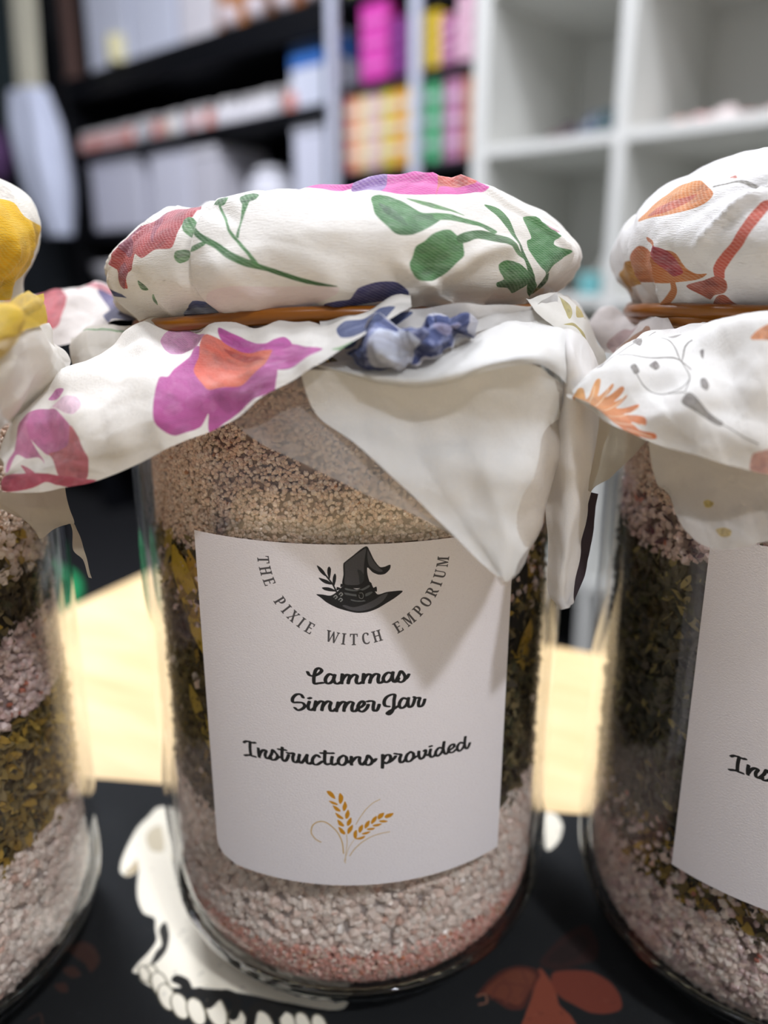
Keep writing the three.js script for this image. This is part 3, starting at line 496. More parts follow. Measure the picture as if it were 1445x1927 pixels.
// ---------------------------------------------------------------- printed paper covers
const NETS = {
  mid_left: [9, [-1.22,2.625,.95,-1.181,2.717,.88,-1.094,2.816,.8,-1.03,2.898,.72,-.857,3.021,.55,-.744,3.09,.45,-.426,3.132,.8,-.073,3.149,.95,.241,3.183,.93,-1.109,2.716,1.16,-1.069,2.819,1.1,-.993,2.901,1.02,-.933,2.974,.95,-.789,3.079,.75,-.705,3.139,.58,-.4,3.141,.93,-.066,3.14,1.04,.239,3.174,1,-1.085,2.689,1.22,-1.02,2.758,1.2,-.917,2.818,1.18,-.835,2.873,1.14,-.664,2.971,1.04,-.539,3.04,.95,-.323,3.071,1.08,-.031,3.113,1.12,.24,3.171,1.02,-1.085,2.655,1.23,-1,2.685,1.24,-.885,2.723,1.24,-.783,2.767,1.22,-.591,2.862,1.18,-.429,2.95,1.15,-.244,3.013,1.18,-.002,3.09,1.17,.243,3.168,1.04,-1.105,2.611,1.2,-1.01,2.606,1.22,-.887,2.618,1.22,-.764,2.656,1.22,-.551,2.755,1.22,-.359,2.861,1.22,-.188,2.965,1.22,.028,3.068,1.2,.244,3.168,1.06]],
  mid_hang: [9, [-.337,2.892,1.15,-.231,2.957,1.15,-.089,3.021,1.16,.109,2.989,1.17,.25,2.98,1.18,.375,2.999,1.2,.49,3.024,1.2,.613,3.02,1.16,.724,2.943,1.04,-.346,2.875,1.13,-.249,2.893,1.12,-.096,2.905,1.12,.104,2.87,1.12,.244,2.853,1.12,.377,2.853,1.12,.508,2.853,1.12,.638,2.837,1.08,.747,2.813,.99,-.352,2.865,1.13,-.262,2.835,1.14,-.094,2.8,1.17,.1,2.746,1.2,.228,2.715,1.22,.363,2.685,1.24,.496,2.659,1.24,.62,2.671,1.18,.735,2.691,1.03,-.356,2.858,1.14,-.273,2.786,1.17,-.092,2.698,1.22,.092,2.618,1.27,.215,2.574,1.3,.353,2.51,1.33,.476,2.42,1.36,.547,2.355,1.35,.706,2.517,1.06]],
  mid_ply: [7, [-.123,3.002,1.18,.026,3.001,1.19,.176,2.986,1.2,.324,3.001,1.22,.47,3.027,1.23,.61,3.022,1.18,.709,2.958,1.06,-.068,2.856,1.16,.074,2.856,1.16,.177,2.851,1.16,.331,2.851,1.16,.487,2.849,1.15,.613,2.839,1.12,.738,2.796,1,.093,2.741,1.25,.176,2.736,1.25,.277,2.729,1.25,.395,2.722,1.25,.496,2.713,1.25,.607,2.705,1.19,.72,2.656,1.04,.214,2.645,1.3,.276,2.645,1.3,.359,2.638,1.3,.435,2.628,1.29,.512,2.617,1.28,.599,2.595,1.22,.702,2.528,1.06,.385,2.502,1.36,.416,2.5,1.35,.449,2.502,1.35,.492,2.499,1.34,.537,2.494,1.32,.588,2.481,1.27,.642,2.452,1.18,.503,2.388,1.39,.51,2.388,1.39,.518,2.387,1.39,.526,2.381,1.39,.538,2.369,1.38,.554,2.379,1.36,.571,2.409,1.33]],
  mid_lip: [9, [-.093,3.031,1.12,.073,3.034,1.08,.213,3.049,1.05,.373,3.074,1,.476,3.128,.94,.581,3.14,.9,.73,3.124,.8,.814,3.096,.7,.871,3.056,.62,-.09,3.027,1.15,.092,3.009,1.14,.228,3.009,1.14,.38,3.039,1.1,.478,3.088,1.08,.584,3.104,1.06,.704,3.095,.98,.78,3.074,.88,.833,3.011,.78,-.087,3.027,1.18,.101,2.989,1.2,.245,2.978,1.23,.375,3.003,1.24,.476,3.042,1.24,.584,3.055,1.22,.688,3.031,1.12,.762,2.995,1,.8,2.932,.92,-.087,3.02,1.18,.11,2.971,1.2,.249,2.955,1.22,.372,2.981,1.24,.484,3.014,1.25,.602,3.024,1.22,.694,2.99,1.12,.759,2.912,1.02,.786,2.867,.98]],
  mid_fold: [4, [.785,3.091,.8,.811,3.089,.82,.888,3.044,.72,.968,2.956,.62,.763,3.037,.98,.776,3.036,1.02,.865,2.964,.88,.953,2.841,.74,.768,2.908,1.02,.783,2.905,1.06,.864,2.844,.95,.944,2.777,.8,.748,2.733,1,.781,2.736,1.07,.864,2.693,.95,.925,2.654,.85,.726,2.545,.98,.79,2.557,1.06,.865,2.527,.95,.911,2.511,.87,.72,2.37,1.05,.772,2.397,1.13,.837,2.373,1.03,.878,2.366,.95,.722,2.233,1.1,.758,2.233,1.16,.798,2.219,1.1,.835,2.242,1.03,.76,2.192,1.16,.769,2.191,1.18,.782,2.192,1.16,.803,2.189,1.12]],
  mid_sliver: [2, [.917,2.512,.82,.964,2.497,.8,.914,2.414,.84,.953,2.387,.82,.874,2.329,.93,.914,2.287,.9,.843,2.251,1,.878,2.193,.96,.797,2.172,1.1,.822,2.165,1.06]],
  mid_shoulder: [4, [.644,3.194,.78,.783,3.211,.55,.884,3.203,.35,.96,3.183,.2,.66,3.163,.86,.8,3.175,.65,.921,3.163,.42,.991,3.138,.3,.739,3.105,.85,.855,3.081,.7,.956,3.066,.52,1.027,3.037,.4,.791,3.027,.86,.873,2.979,.75,.969,2.962,.58,1.046,2.985,.45,.834,2.92,.82,.909,2.875,.7,.994,2.845,.55,1.051,2.842,.45]],
  mid_front: [6, [-.069,3.152,1,.108,3.163,1.02,.283,3.175,1,.464,3.188,.95,.623,3.199,.85,.773,3.212,.6,-.048,3.087,1.06,.099,3.078,1.06,.265,3.103,1.04,.427,3.13,.98,.583,3.164,.88,.775,3.166,.66,.005,3.036,1.1,.125,2.997,1.1,.264,3.004,1.09,.404,3.069,1.05,.538,3.114,.95,.781,3.106,.74]],
  mid_tuft: [7, [.023,3.049,1.1,.109,3.091,1.12,.236,3.161,1.1,.307,3.211,1.08,.343,3.196,1.08,.402,3.178,1.06,.423,3.14,1.05,.034,3.045,1.13,.093,3.061,1.16,.208,3.1,1.2,.283,3.148,1.2,.347,3.151,1.2,.394,3.138,1.14,.434,3.112,1.08,.055,3.028,1.16,.109,3.023,1.18,.184,3.047,1.22,.256,3.084,1.24,.323,3.097,1.2,.386,3.106,1.14,.445,3.095,1.08,.079,3.002,1.17,.116,2.99,1.18,.156,2.986,1.2,.226,3.009,1.2,.296,3.038,1.18,.367,3.066,1.12,.442,3.085,1.08]],
  mid_back_left: [5, [-1.579,3.183,-.3,-1.418,3.238,-.35,-1.215,3.268,-.3,-1.039,3.235,-.1,-.881,3.139,.2,-1.48,3.127,-.1,-1.344,3.151,-.1,-1.152,3.165,-.05,-1.007,3.158,.1,-.863,3.123,.25,-1.387,3.02,.1,-1.272,3.023,.15,-1.133,3.061,.2,-.971,3.095,.3,-.833,3.115,.35]],
  mid_back_lower: [5, [-1.187,3.056,.3,-1.076,3.087,.35,-.96,3.1,.4,-.816,3.108,.48,-.736,3.126,.5,-1.137,2.989,.42,-1.025,3.026,.48,-.904,3.049,.52,-.802,3.071,.54,-.723,3.112,.55,-1.119,2.912,.5,-1.019,2.949,.55,-.889,3.003,.58,-.785,3.053,.58,-.708,3.097,.58]],
  right_flap: [8, [.846,2.883,.9,.911,2.938,.85,.997,2.99,.8,1.12,3.042,.7,1.251,3.094,.65,1.316,3.132,.8,1.421,3.131,1,1.576,3.09,1.1,.753,2.929,1.12,.826,2.972,1.05,.916,3.018,.98,1.026,3.067,.9,1.185,3.117,.8,1.236,3.131,1,1.346,3.13,1.16,1.523,3.08,1.2,.749,2.919,1.15,.818,2.937,1.14,.899,2.953,1.12,.993,2.978,1.1,1.103,2.993,1.14,1.19,2.985,1.22,1.302,2.978,1.3,1.49,2.946,1.3,.751,2.906,1.15,.82,2.895,1.19,.896,2.886,1.2,.97,2.889,1.22,1.078,2.885,1.27,1.171,2.863,1.33,1.282,2.848,1.38,1.468,2.816,1.38,.758,2.894,1.14,.835,2.849,1.2,.901,2.825,1.24,.972,2.799,1.27,1.086,2.766,1.32,1.186,2.738,1.36,1.29,2.718,1.4,1.475,2.699,1.4]],
  right_under: [5, [.985,2.798,1.22,1.104,2.767,1.27,1.211,2.74,1.3,1.318,2.722,1.34,1.507,2.709,1.34,1.008,2.711,1.2,1.127,2.659,1.24,1.236,2.64,1.27,1.349,2.631,1.3,1.542,2.622,1.3,1.035,2.626,1.2,1.137,2.57,1.24,1.239,2.544,1.27,1.36,2.553,1.3,1.553,2.553,1.3,1.051,2.604,1.2,1.133,2.486,1.24,1.218,2.443,1.28,1.366,2.476,1.31,1.554,2.512,1.31]],
  right_hang: [3, [.874,2.84,1.04,.944,2.805,1.08,1.017,2.768,1.12,.883,2.722,1,.927,2.71,1.03,.979,2.683,1.06,.884,2.598,.96,.912,2.599,.98,.943,2.612,1,.885,2.555,.96,.89,2.55,.97,.903,2.568,.98]],
  right_back: [5, [1.084,3.103,-.1,1.179,3.166,-.1,1.23,3.162,.1,1.206,3.146,.4,1.214,3.134,.6,1.056,3.049,.2,1.1,3.078,.3,1.146,3.094,.4,1.182,3.108,.55,1.223,3.113,.65,1.033,3.02,.4,1.049,3.017,.5,1.091,3.035,.6,1.161,3.059,.66,1.233,3.096,.7]],
  left_collar: [6, [-1.229,3.163,1.25,-1.073,3.18,1.3,-1,3.201,1.25,-1.022,3.227,1.05,-1.083,3.238,.8,-1.18,3.219,.55,-1.15,3.133,1.4,-1.003,3.143,1.45,-.945,3.159,1.38,-.964,3.182,1.18,-1.03,3.207,.9,-1.146,3.189,.6,-1.099,3.103,1.5,-.959,3.093,1.55,-.923,3.103,1.46,-.966,3.127,1.22,-1.023,3.149,.95,-1.117,3.146,.7]],
  left_skirt: [6, [-1.211,3.104,1.3,-1.085,3.104,1.3,-1.01,3.131,1.25,-1.032,3.142,1.02,-1.084,3.122,.75,-1.17,3.079,.5,-1.137,3.041,1.45,-1.018,3.041,1.45,-.969,3.068,1.34,-.987,3.064,1.1,-1.004,3.029,.88,-1.066,2.976,.62,-1.125,2.944,1.5,-1.007,2.944,1.5,-.986,2.949,1.32,-1.007,2.943,1.08,-1.001,2.957,.9,-1.018,2.953,.72,-1.142,2.839,1.5,-1.025,2.824,1.5,-1.053,2.815,1.25,-1.08,2.811,.98,-1.043,2.866,.85,-1.026,2.915,.7]],
  left_hem: [5, [-1.096,2.952,1.55,-.981,2.944,1.55,-.945,2.925,1.45,-.953,2.901,1.4,-.979,2.858,1.3,-1.092,2.87,1.58,-.978,2.862,1.58,-.939,2.881,1.48,-.954,2.871,1.42,-.973,2.856,1.32,-1.102,2.811,1.58,-.986,2.811,1.58,-.943,2.827,1.5,-.962,2.833,1.42,-.98,2.849,1.35]],
  left_torn: [4, [-1.315,2.579,1,-1.196,2.56,1,-1.089,2.562,1,-.986,2.568,.98,-1.276,2.527,1.02,-1.161,2.517,1.02,-1.062,2.507,1.02,-.977,2.496,.98,-1.181,2.462,1,-1.114,2.449,1.02,-1.036,2.445,1,-.969,2.433,.97,-1.098,2.41,.99,-1.085,2.385,1,-1.04,2.41,.99,-.994,2.419,.97]],
  left_strip: [2, [-1.002,2.48,.96,-.97,2.424,.96,-.982,2.419,.97,-.955,2.387,.97,-.977,2.342,.98,-.937,2.342,.98,-.941,2.305,.98,-.926,2.301,.98,-.928,2.239,.97,-.917,2.235,.97]],
};
const PRINTS = {
  dome_mid: [
    { p: [323,533,326,497,336,432,346,387,362,342,377,312,397,377,402,427,398,442,400,518,398,553,384,553,374,583,363,563,362,623,356,648,353,709,345,693,345,648,330,578,319,573], c: '#963648', d: '#cc4c3c' },
    { p: [335,437,335,437,357,548,353,573,338,518,331,457], c: '#7a2436' },
    { p: [374,503,356,422,348,377,359,347,350,362,366,427,379,518], c: '#8a2c3e' },
    { p: [349,593,357,638,349,709,343,693,344,633], c: '#8a2c36' },
    { p: [317,613,318,598,327,638,331,704,341,754,316,714,316,653], c: '#22305e' },
    { p: [503,744,493,724,484,704,474,678,463,648,452,613,443,583,433,543,422,508,413,477,412,492,422,533,433,568,443,613,453,648,463,668,474,698,487,729,498,744], c: '#437a3e', d: '#2c5628' },
    { p: [461,648,455,593,447,543,440,497,433,447,422,397,419,392,433,457,440,513,447,558,454,603,458,648], c: '#437a3e' },
    { p: [446,528,445,477,445,432,444,382,438,367,442,422,444,472,444,518], c: '#437a3e' },
    { p: [410,372,417,367,426,377,426,397,422,397], c: '#437a3e' },
    { p: [436,377,443,362,449,367,448,387,443,397,440,402], c: '#437a3e' },
    { p: [400,467,397,437,403,432,409,452,414,492,410,508,405,492], c: '#437a3e', d: '#6d9c60' },
    { p: [425,538,418,548,413,563,412,573,418,573,426,553], c: '#437a3e' },
    { p: [402,588,403,568,408,563,412,578,410,603,406,618,403,603], c: '#5c8c54' },
    { p: [366,678,370,693,373,719,366,719], c: '#437a3e' },
    { p: [374,749,378,744,376,779,370,799,369,779], c: '#437a3e' },
    { p: [387,854,396,809,405,784,412,789,414,819,415,864,404,884,388,879], c: '#26386e', d: '#2a3f7c' },
    { p: [494,829,502,814,509,809,512,779,515,754,525,734,536,739,542,779,541,814,526,829,507,849,496,854], c: '#3a2f6a', d: '#1c2a5c' },
    { p: [415,849,426,754,443,724,466,734,493,739,503,749,501,784,484,834,461,854,434,849], c: 'rgba(232,196,206,.35)' },
    { p: [468,317,467,271,474,241,487,241,506,241,519,241,518,241,544,246,577,256,612,281,642,322,623,377,575,392,549,377,535,352,516,302,501,327,483,332], c: '#d0489c', d: '#d4509e' },
    { p: [516,302,533,241,544,246,555,246,549,276,537,352,526,332], c: '#8a60a0', d: '#7a5a9a' },
    { p: [404,281,434,261,456,251,479,241,474,246,455,251,432,276,417,296], c: '#b4cc98' },
    { p: [571,402,593,296,612,281,616,312,616,357,600,357,590,347,581,357], c: '#d4685e' },
    { p: [528,387,535,377,547,407,556,462,564,467,567,487,561,513,553,538,544,558,536,553,531,513,527,467,527,422], c: '#437a3e', d: '#3f7040' },
    { p: [531,417,537,437,542,477,543,523,538,503,533,467], c: '#2f5a30' },
    { p: [563,467,572,472,578,482,591,503,597,523,602,548,598,558,592,528,582,513,572,503,562,497], c: '#437a3e' },
    { p: [551,397,565,422,576,452,584,477,575,462,564,442], c: '#5a8a50' },
    { p: [544,643,546,603,551,583,556,558,563,543,568,543,571,563,574,593,573,643,568,673,562,714,555,739,547,734,543,698,542,668], c: '#437a3e', d: '#447c44' },
    { p: [571,568,580,548,591,543,601,563,611,578,617,618,622,648,624,668,615,648,605,608,595,593,585,578,576,593,571,593], c: '#2c5628', d: '#48703c' },
    { p: [606,432,620,442,623,477,622,528,622,573,623,613,626,668,631,719,637,769,654,859,641,849,628,754,625,709,621,653,618,583,615,528,611,472], c: '#437a3e', d: '#2c5628' },
    { p: [641,472,654,487,664,523,666,558,657,603,670,633,665,663,654,698,653,739,650,744,638,704,630,633,631,588,636,573,637,523], c: '#437a3e', d: '#3f7a46' },
    { p: [655,729,661,784,659,844,653,794,652,754], c: '#2c5628' },
    { p: [600,683,606,668,616,683,626,719,631,779,627,809,623,824,614,794,603,784,600,764,606,749,601,714], c: '#437a3e', d: '#2f5c30' },
    { p: [657,457,673,487,685,538,676,538,663,503,652,472], c: '#b06a80' },
  ],
  mid_left: [
    { p: [586,384,611,346,657,321,682,358,699,384,686,421,665,472,636,484,603,484,586,447], c: '#d898c4', d: '#d080b4' },
    { p: [502,755,515,667,540,597,561,610,582,585,632,535,665,472,707,560,774,698,741,1000,715,994,686,969,623,987,582,1000,598,899,573,956,544,956,523,937,502,830], c: '#b83c92', d: '#b04a90' },
    { p: [778,516,799,497,824,472,841,579,854,717,833,767,808,780,787,786,766,736,762,667], c: '#c850a4' },
    { p: [623,604,653,535,678,459,695,396,720,409,741,453,770,484,795,509,766,648,715,742,690,774,657,761,628,748,623,698], c: '#d84a38', d: '#e06a48' },
    { p: [715,465,741,478,762,528,774,604,753,579,728,528], c: '#b43024' },
    { p: [736,314,753,340,770,371,791,440,808,403,824,371,824,491,799,516,766,484,732,440,724,409], c: '#c03c9c', d: '#b83a98' },
    { p: [862,818,874,925,891,1000,870,1000,866,987], c: '#7cb06c' },
    { p: [891,415,908,333,929,390,958,277,975,509,950,818,916,906,895,881,887,679], c: '#3c4c84', d: '#2a3a70' },
    { p: [146,377,163,283,201,283,234,333,285,421,322,535,297,597,276,623,226,616,188,597,172,528], c: '#cc68a4', d: '#c4709c' },
    { p: [4,522,21,390,50,365,92,340,138,296,188,277,155,377,159,516,172,692,155,585,109,528,63,428], c: '#d078ac', d: '#cc7aa0' },
    { p: [192,585,234,610,280,616,322,535,339,616,343,686,347,748,351,786,351,843,331,962,276,969,230,899,213,774,201,667], c: '#c87078', d: '#c0606c' },
    { p: [4,648,67,730,126,792,180,855,230,899,293,943,356,994,318,1000,255,1000,218,969,184,931,134,962,63,987,4,975], c: '#b8405c', d: '#c04c64' },
    { p: [75,560,117,698,142,811,105,780], c: '#c8566c' },
    { p: [247,270,297,277,335,327,280,321], c: '#cc6cac' },
    { p: [255,346,322,358,368,409,377,472,347,497,297,428], c: '#e2bccc' },
  ],
  mid_back_left: [
    { p: [38,44,201,38,280,365,234,585,188,717,88,742,33,566], c: '#c83c48', d: '#d85058' },
    { p: [305,31,402,31,506,25,644,19,502,113,389,126], c: '#e88c94' },
    { p: [452,151,573,94,703,157,849,252,979,403,958,1000,837,1000,674,912,577,704,548,484], c: '#4a3a78', d: '#1e2a58' },
    { p: [586,358,778,428,908,616,816,642,657,497], c: '#7a4a80' },
  ],
  mid_back_lower: [
    { p: [155,50,335,107,481,126,628,182,795,403,623,252,469,182,310,164], c: '#8ab078' },
  ],
  mid_tuft: [
    { p: [0,164,126,75,226,44,322,31,439,31,502,19,640,31,828,38,987,635,862,950,603,975,335,987,25,893], c: '#40528f', d: '#22306a', m: 1 },
    { p: [184,767,243,346,297,239,402,403,536,704,519,956,397,975], c: '#c4ccE0' },
    { p: [0,226,109,88,197,57,247,38,222,314,146,623,25,893], c: '#243468' },
    { p: [619,472,720,289,849,233,808,616,690,616], c: '#8a88b0' },
  ],
  mid_front: [
    { p: [100,226,146,75,255,82,351,63,301,296,201,428,88,616], c: '#2c4480', d: '#3c4c84' },
    { p: [117,113,163,82,188,182,142,226], c: '#8a3c7c' },
  ],
  mid_shoulder: [
    { p: [381,82,431,220,389,340,280,390,318,314,339,220], c: '#b8a850' },
    { p: [594,239,854,239,703,358,435,371], c: '#c0a848' },
    { p: [130,453,335,428,485,509,611,610,711,698,586,660,414,541,264,465], c: '#b4a244' },
    { p: [0,107,0,258,0,333,0,277,0,182], c: '#c4b868' },
    { p: [0,94,0,82,0,82,0,195], c: '#c04890' },
    { p: [607,189,803,220,858,258,556,270], c: '#d4a0b0' },
  ],
  dome_right: [
    { p: [258,553,260,518,259,477,266,427,281,417,294,412,316,467,316,503,304,533,290,548,274,548], c: '#dc8a3c', d: '#d87a40' },
    { p: [269,538,274,513,287,487,301,462,298,503,288,538], c: '#c85a3c' },
    { p: [313,442,330,432,354,477], c: '#8a867c', w: 4 },
    { p: [358,533,356,553,354,588,349,653,344,688,338,734,336,764], c: '#cc5c48', w: 9 },
    { p: [279,618,291,633,296,653,300,668,305,673,309,688,313,734,318,754,326,754,317,779,304,789,293,794,279,789,261,789,256,769,253,739,261,673,270,648,278,658,286,673,293,673,296,663,288,643,281,633], c: '#c8683c', d: '#d07c3c' },
    { p: [293,658,300,663,307,693,311,749,304,764,298,729], c: '#b03c40' },
    { p: [221,739,256,693,254,744,258,799,228,814,221,774], c: '#c88830' },
    { p: [222,804,221,789,228,814,222,844,221,859], c: '#d09030' },
    { p: [311,804,323,779,333,764,339,779,338,829,329,844,323,864,318,844], c: '#a8483c', d: '#b8603c' },
    { p: [325,894,330,854,337,839,341,874,346,910,334,935], c: '#b0583c' },
    { p: [301,789,299,824,289,905], c: '#c87840', w: 6 },
    { p: [315,397,315,377,324,412], c: '#d86848' },
  ],
  right_flap: [
    { p: [201,277,331,302,435,289,498,245], c: '#77736a', w: 5 },
    { p: [326,321,402,396,481,440,556,459,603,497], c: '#77736a', w: 5 },
    { p: [569,472,544,396,510,340,456,252], c: '#77736a', w: 5 },
    { p: [569,472,594,421,640,371], c: '#77736a', w: 5 },
    { p: [368,453,418,572,485,623,573,642], c: '#77736a', w: 5 },
    { p: [573,629,594,535,573,478], c: '#77736a', w: 5 },
    { p: [573,673,632,742,715,761,782,811,833,836], c: '#77736a', w: 5 },
    { p: [498,629,556,610,594,547], c: '#77736a', w: 5 },
    { p: [201,283,222,277,247,270,230,302], c: '#7f7a70' },
    { p: [406,277,427,252,444,302,431,333], c: '#7f7a70' },
    { p: [531,340,556,314,594,321,582,352,552,371], c: '#7f7a70' },
    { p: [452,472,477,453,490,484,473,497], c: '#7f7a70' },
    { p: [364,453,389,447,406,503,381,509], c: '#7f7a70' },
    { p: [636,547,657,528,669,560,657,597,636,591], c: '#7f7a70' },
    { p: [657,409,674,396,661,434], c: '#7f7a70' },
    { p: [556,692,590,642,653,704,711,742,695,774,632,755,569,730], c: '#7f7a70' },
    { p: [0,805,29,346,59,314,100,403,100,547,176,390,209,409,180,547,259,491,268,516,222,585,301,541,322,572,268,635,339,616,272,704,393,698,368,748,305,774,414,811,414,887,339,874,385,937,452,931,452,969,368,1000,285,1000,209,937,146,855,75,830], c: '#f4b45a', d: '#e8743c' },
    { p: [67,792,172,428], c: '#fbe6c4', w: 5 },
    { p: [100,824,243,516], c: '#fbe6c4', w: 5 },
    { p: [146,830,331,604], c: '#fbe6c4', w: 5 },
    { p: [192,881,393,723], c: '#fbe6c4', w: 5 },
    { p: [238,937,410,881], c: '#fbe6c4', w: 5 },
    { p: [301,975,439,962], c: '#fbe6c4', w: 5 },
    { p: [799,987,812,906,845,874,870,862,870,994,816,1000], c: '#d8a090' },
    { p: [816,333,845,289,870,270,866,327,837,340], c: '#e89058' },
  ],
  right_under: [
    { p: [347,560,377,522,418,541,402,597,364,616], c: '#e8d060' },
    { p: [464,811,510,774,556,799,556,855,510,868], c: '#e8cc7c' },
  ],
  right_back: [
    { p: [285,1000,360,711,569,560,720,522,682,780,469,931,335,1000], c: '#b87830', d: '#9a5a30' },
    { p: [79,692,255,390,418,283,573,358,464,535,297,755,243,1000], c: '#c8a49c', d: '#b48c84' },
  ],
  dome_left: [
    { p: [700,578,737,548,756,553,760,608,796,638,799,764,799,829,800,990,771,1000,706,1000], c: '#ffc000', d: '#ffc808' },
    { p: [717,503,769,472,762,533,743,538,720,543], c: '#ece6d4' },
  ],
  left_collar: [
    { p: [0,50,201,50,397,94,590,25,770,38,820,585,824,994,707,943,519,585,393,321,201,421], c: '#fcc60c', d: '#ffd61c' },
    { p: [201,421,397,453,523,642,640,1000,502,1000,331,862,151,780], c: '#fcd010' },
  ],
  left_skirt: [
    { p: [4,13,264,57,389,0,573,0,485,226,372,403,201,346,0,346], c: 'rgba(250,205,60,.55)' },
  ],
};
const catmull = (a, b, c, d, k) => 0.5 * (2 * b + (c - a) * k + (2 * a - 5 * b + 4 * c - d) * k * k + (3 * b - a - 3 * c + d) * k * k * k);
function along(p, t) {                    // p: list of [x, y, z]; uniform spline with extended ends
  const n = p.length - 1, x = clamp(t, 0, 1) * n, i = Math.min(Math.floor(x), n - 1), k = x - i, ext = (j) => (j < 0 ? p[0].map((v, c) => 2 * v - p[1][c]) : j > n ? p[n].map((v, c) => 2 * v - p[n - 1][c]) : p[j]);
  const [a, b, c, d] = [ext(i - 1), ext(i), ext(i + 1), ext(i + 2)];
  return b.map((_, c2) => catmull(a[c2], b[c2], c[c2], d[c2], k));
}
const creases = (() => { const r = rng(77), out = []; for (let i = 0; i < 9; i++) { const d = new THREE.Vector3(r() - 0.5, r() - 0.5, r() - 0.5).normalize(); out.push([d, 1.6 + r() * 3.6, r() * 9]); } return out; })();
const tri = (x) => Math.abs(((x % 1) + 1) % 1 - 0.5) * 2;
function crumple(x, y, z) {               // sharp folds as of handled tissue paper, about -1 to 1
  let s = 0; const n = 0.5 * noise(x * 1.1, y * 1.1, z * 1.1);
  for (const [d, f, o] of creases) s += (tri(d.x * x * f * 0.5 + d.y * y * f * 0.5 + d.z * z * f * 0.5 + o + n) - 0.5) / f;
  return s * 1.2;
}
const ridges = (() => { const r = rng(41), out = []; for (let i = 0; i < 22; i++) { const d = new THREE.Vector3(r() - 0.5, r() * 0.7 - 0.35, r() - 0.5).normalize(); out.push([d, (r() - 0.5) * 1.9, r() < 0.65 ? 1 : -1, r() * 20]); } return out; })();
function wrinkle(x, y, z) {               // a few thin pressed lines, each only along part of its way
  let s = 0;
  for (const [d, o, sign, seed] of ridges) {
    const t = d.x * x + d.y * y + d.z * z - o + 0.08 * noise(x * 1.6 + seed, y * 1.6, z * 1.6), k = smooth(0, 0.3, noise(x * 1.3 + seed, y * 1.3 + seed, z * 1.3));
    s += sign * k * Math.max(0, 1 - Math.abs(t) / 0.045);
  }
  return s;
}
const tissueBump = dataTexture(256, (x, y) => 0.5 + 0.28 * noise(x * 0.5, y * 0.5, 3) + 0.22 * noise(x * 0.14, y * 0.2, 9)); tissueBump.repeat.set(6, 6);
const tissueMap = dataTexture(256, (x, y) => { const k = 0.985 + 0.07 * noise(x * 0.9, y * 0.9, 5) + 0.07 * noise(x * 0.2, y * 0.34, 4) - (noise(x * 0.75, y * 0.75, 11) > 0.5 ? 0.2 : 0); return [k, k, k * 0.99]; }, true); tissueMap.repeat.set(5, 5);
const weaveMask = (g, w, h, pitch, alpha) => { g.save(); g.globalCompositeOperation = 'destination-out'; g.strokeStyle = `rgba(0,0,0,${alpha})`; g.lineWidth = pitch * 0.36; g.beginPath(); for (let i = -h; i < w; i += pitch) { g.moveTo(i, 0); g.lineTo(i + h * 0.7, h); } g.stroke(); g.globalAlpha = 0.6; g.beginPath(); for (let j = 0; j < h; j += pitch) { g.moveTo(0, j); g.lineTo(w, j); } g.stroke(); g.restore(); };
function paperTexture(list, w, h, base, pitch) {
  return canvasTexture(w, h, (g) => {
    g.fillStyle = base; g.fillRect(0, 0, w, h);
    const f = rng(8); for (let i = 0; i < w * h / 70; i++) { g.fillStyle = f() < 0.5 ? 'rgba(150,140,120,.07)' : 'rgba(255,255,255,.12)'; g.fillRect(f() * w, f() * h, 1 + f() * 7, 1 + f() * 2); }
    if (!list) return;
    const c = document.createElement('canvas'); c.width = w; c.height = h; const q = c.getContext('2d');
    const r = rng(21);
    for (const e of list) {
      curvePath(q, e.p, !e.w, w / 1000, h / 1000);
      const xs = e.p.filter((_, i) => !(i % 2)), ys = e.p.filter((_, i) => i % 2), x0 = Math.min(...xs) * w / 1000, x1 = Math.max(...xs) * w / 1000, y0 = Math.min(...ys) * h / 1000, y1 = Math.max(...ys) * h / 1000;
      let paint = e.c; if (e.d) { paint = q.createLinearGradient(x0, y0, x1, y1); paint.addColorStop(0, e.c); paint.addColorStop(1, e.d); }
      if (e.w) { q.strokeStyle = paint; q.lineWidth = e.w * w / 1200; q.lineCap = 'round'; q.stroke(); continue; }
      q.fillStyle = paint; q.fill();
      if (!e.c.startsWith('rgba')) {      // watery unevenness of the printed colour
        q.save(); q.clip();
        const many = e.m ? 420 : 60; for (let i = 0; i < many; i++) { q.fillStyle = e.m ? (r() < 0.55 ? 'rgba(235,235,250,.28)' : 'rgba(20,30,80,.25)') : r() < 0.5 ? 'rgba(255,255,255,.06)' : 'rgba(40,10,40,.06)'; q.beginPath(); q.ellipse(lerp(x0, x1, r()), lerp(y0, y1, r()), (x1 - x0) * (e.m ? 0.04 : 0.12) * r() + 3, (y1 - y0) * (e.m ? 0.05 : 0.18) * r() + 3, r() * 3, 0, 7); q.fill(); }
        q.restore();
      }
    }
    weaveMask(q, w, h, pitch, 0.2);
    g.drawImage(c, 0, 0);
  });
}
const paperMat = (map, through = 0.22, more = {}) => phys({ color: 0xf0f0f0, map, roughness: 0.8, transmission: through, thickness: 0, side: THREE.DoubleSide, bumpMap: tissueBump, bumpScale: 0.00016, ...more });
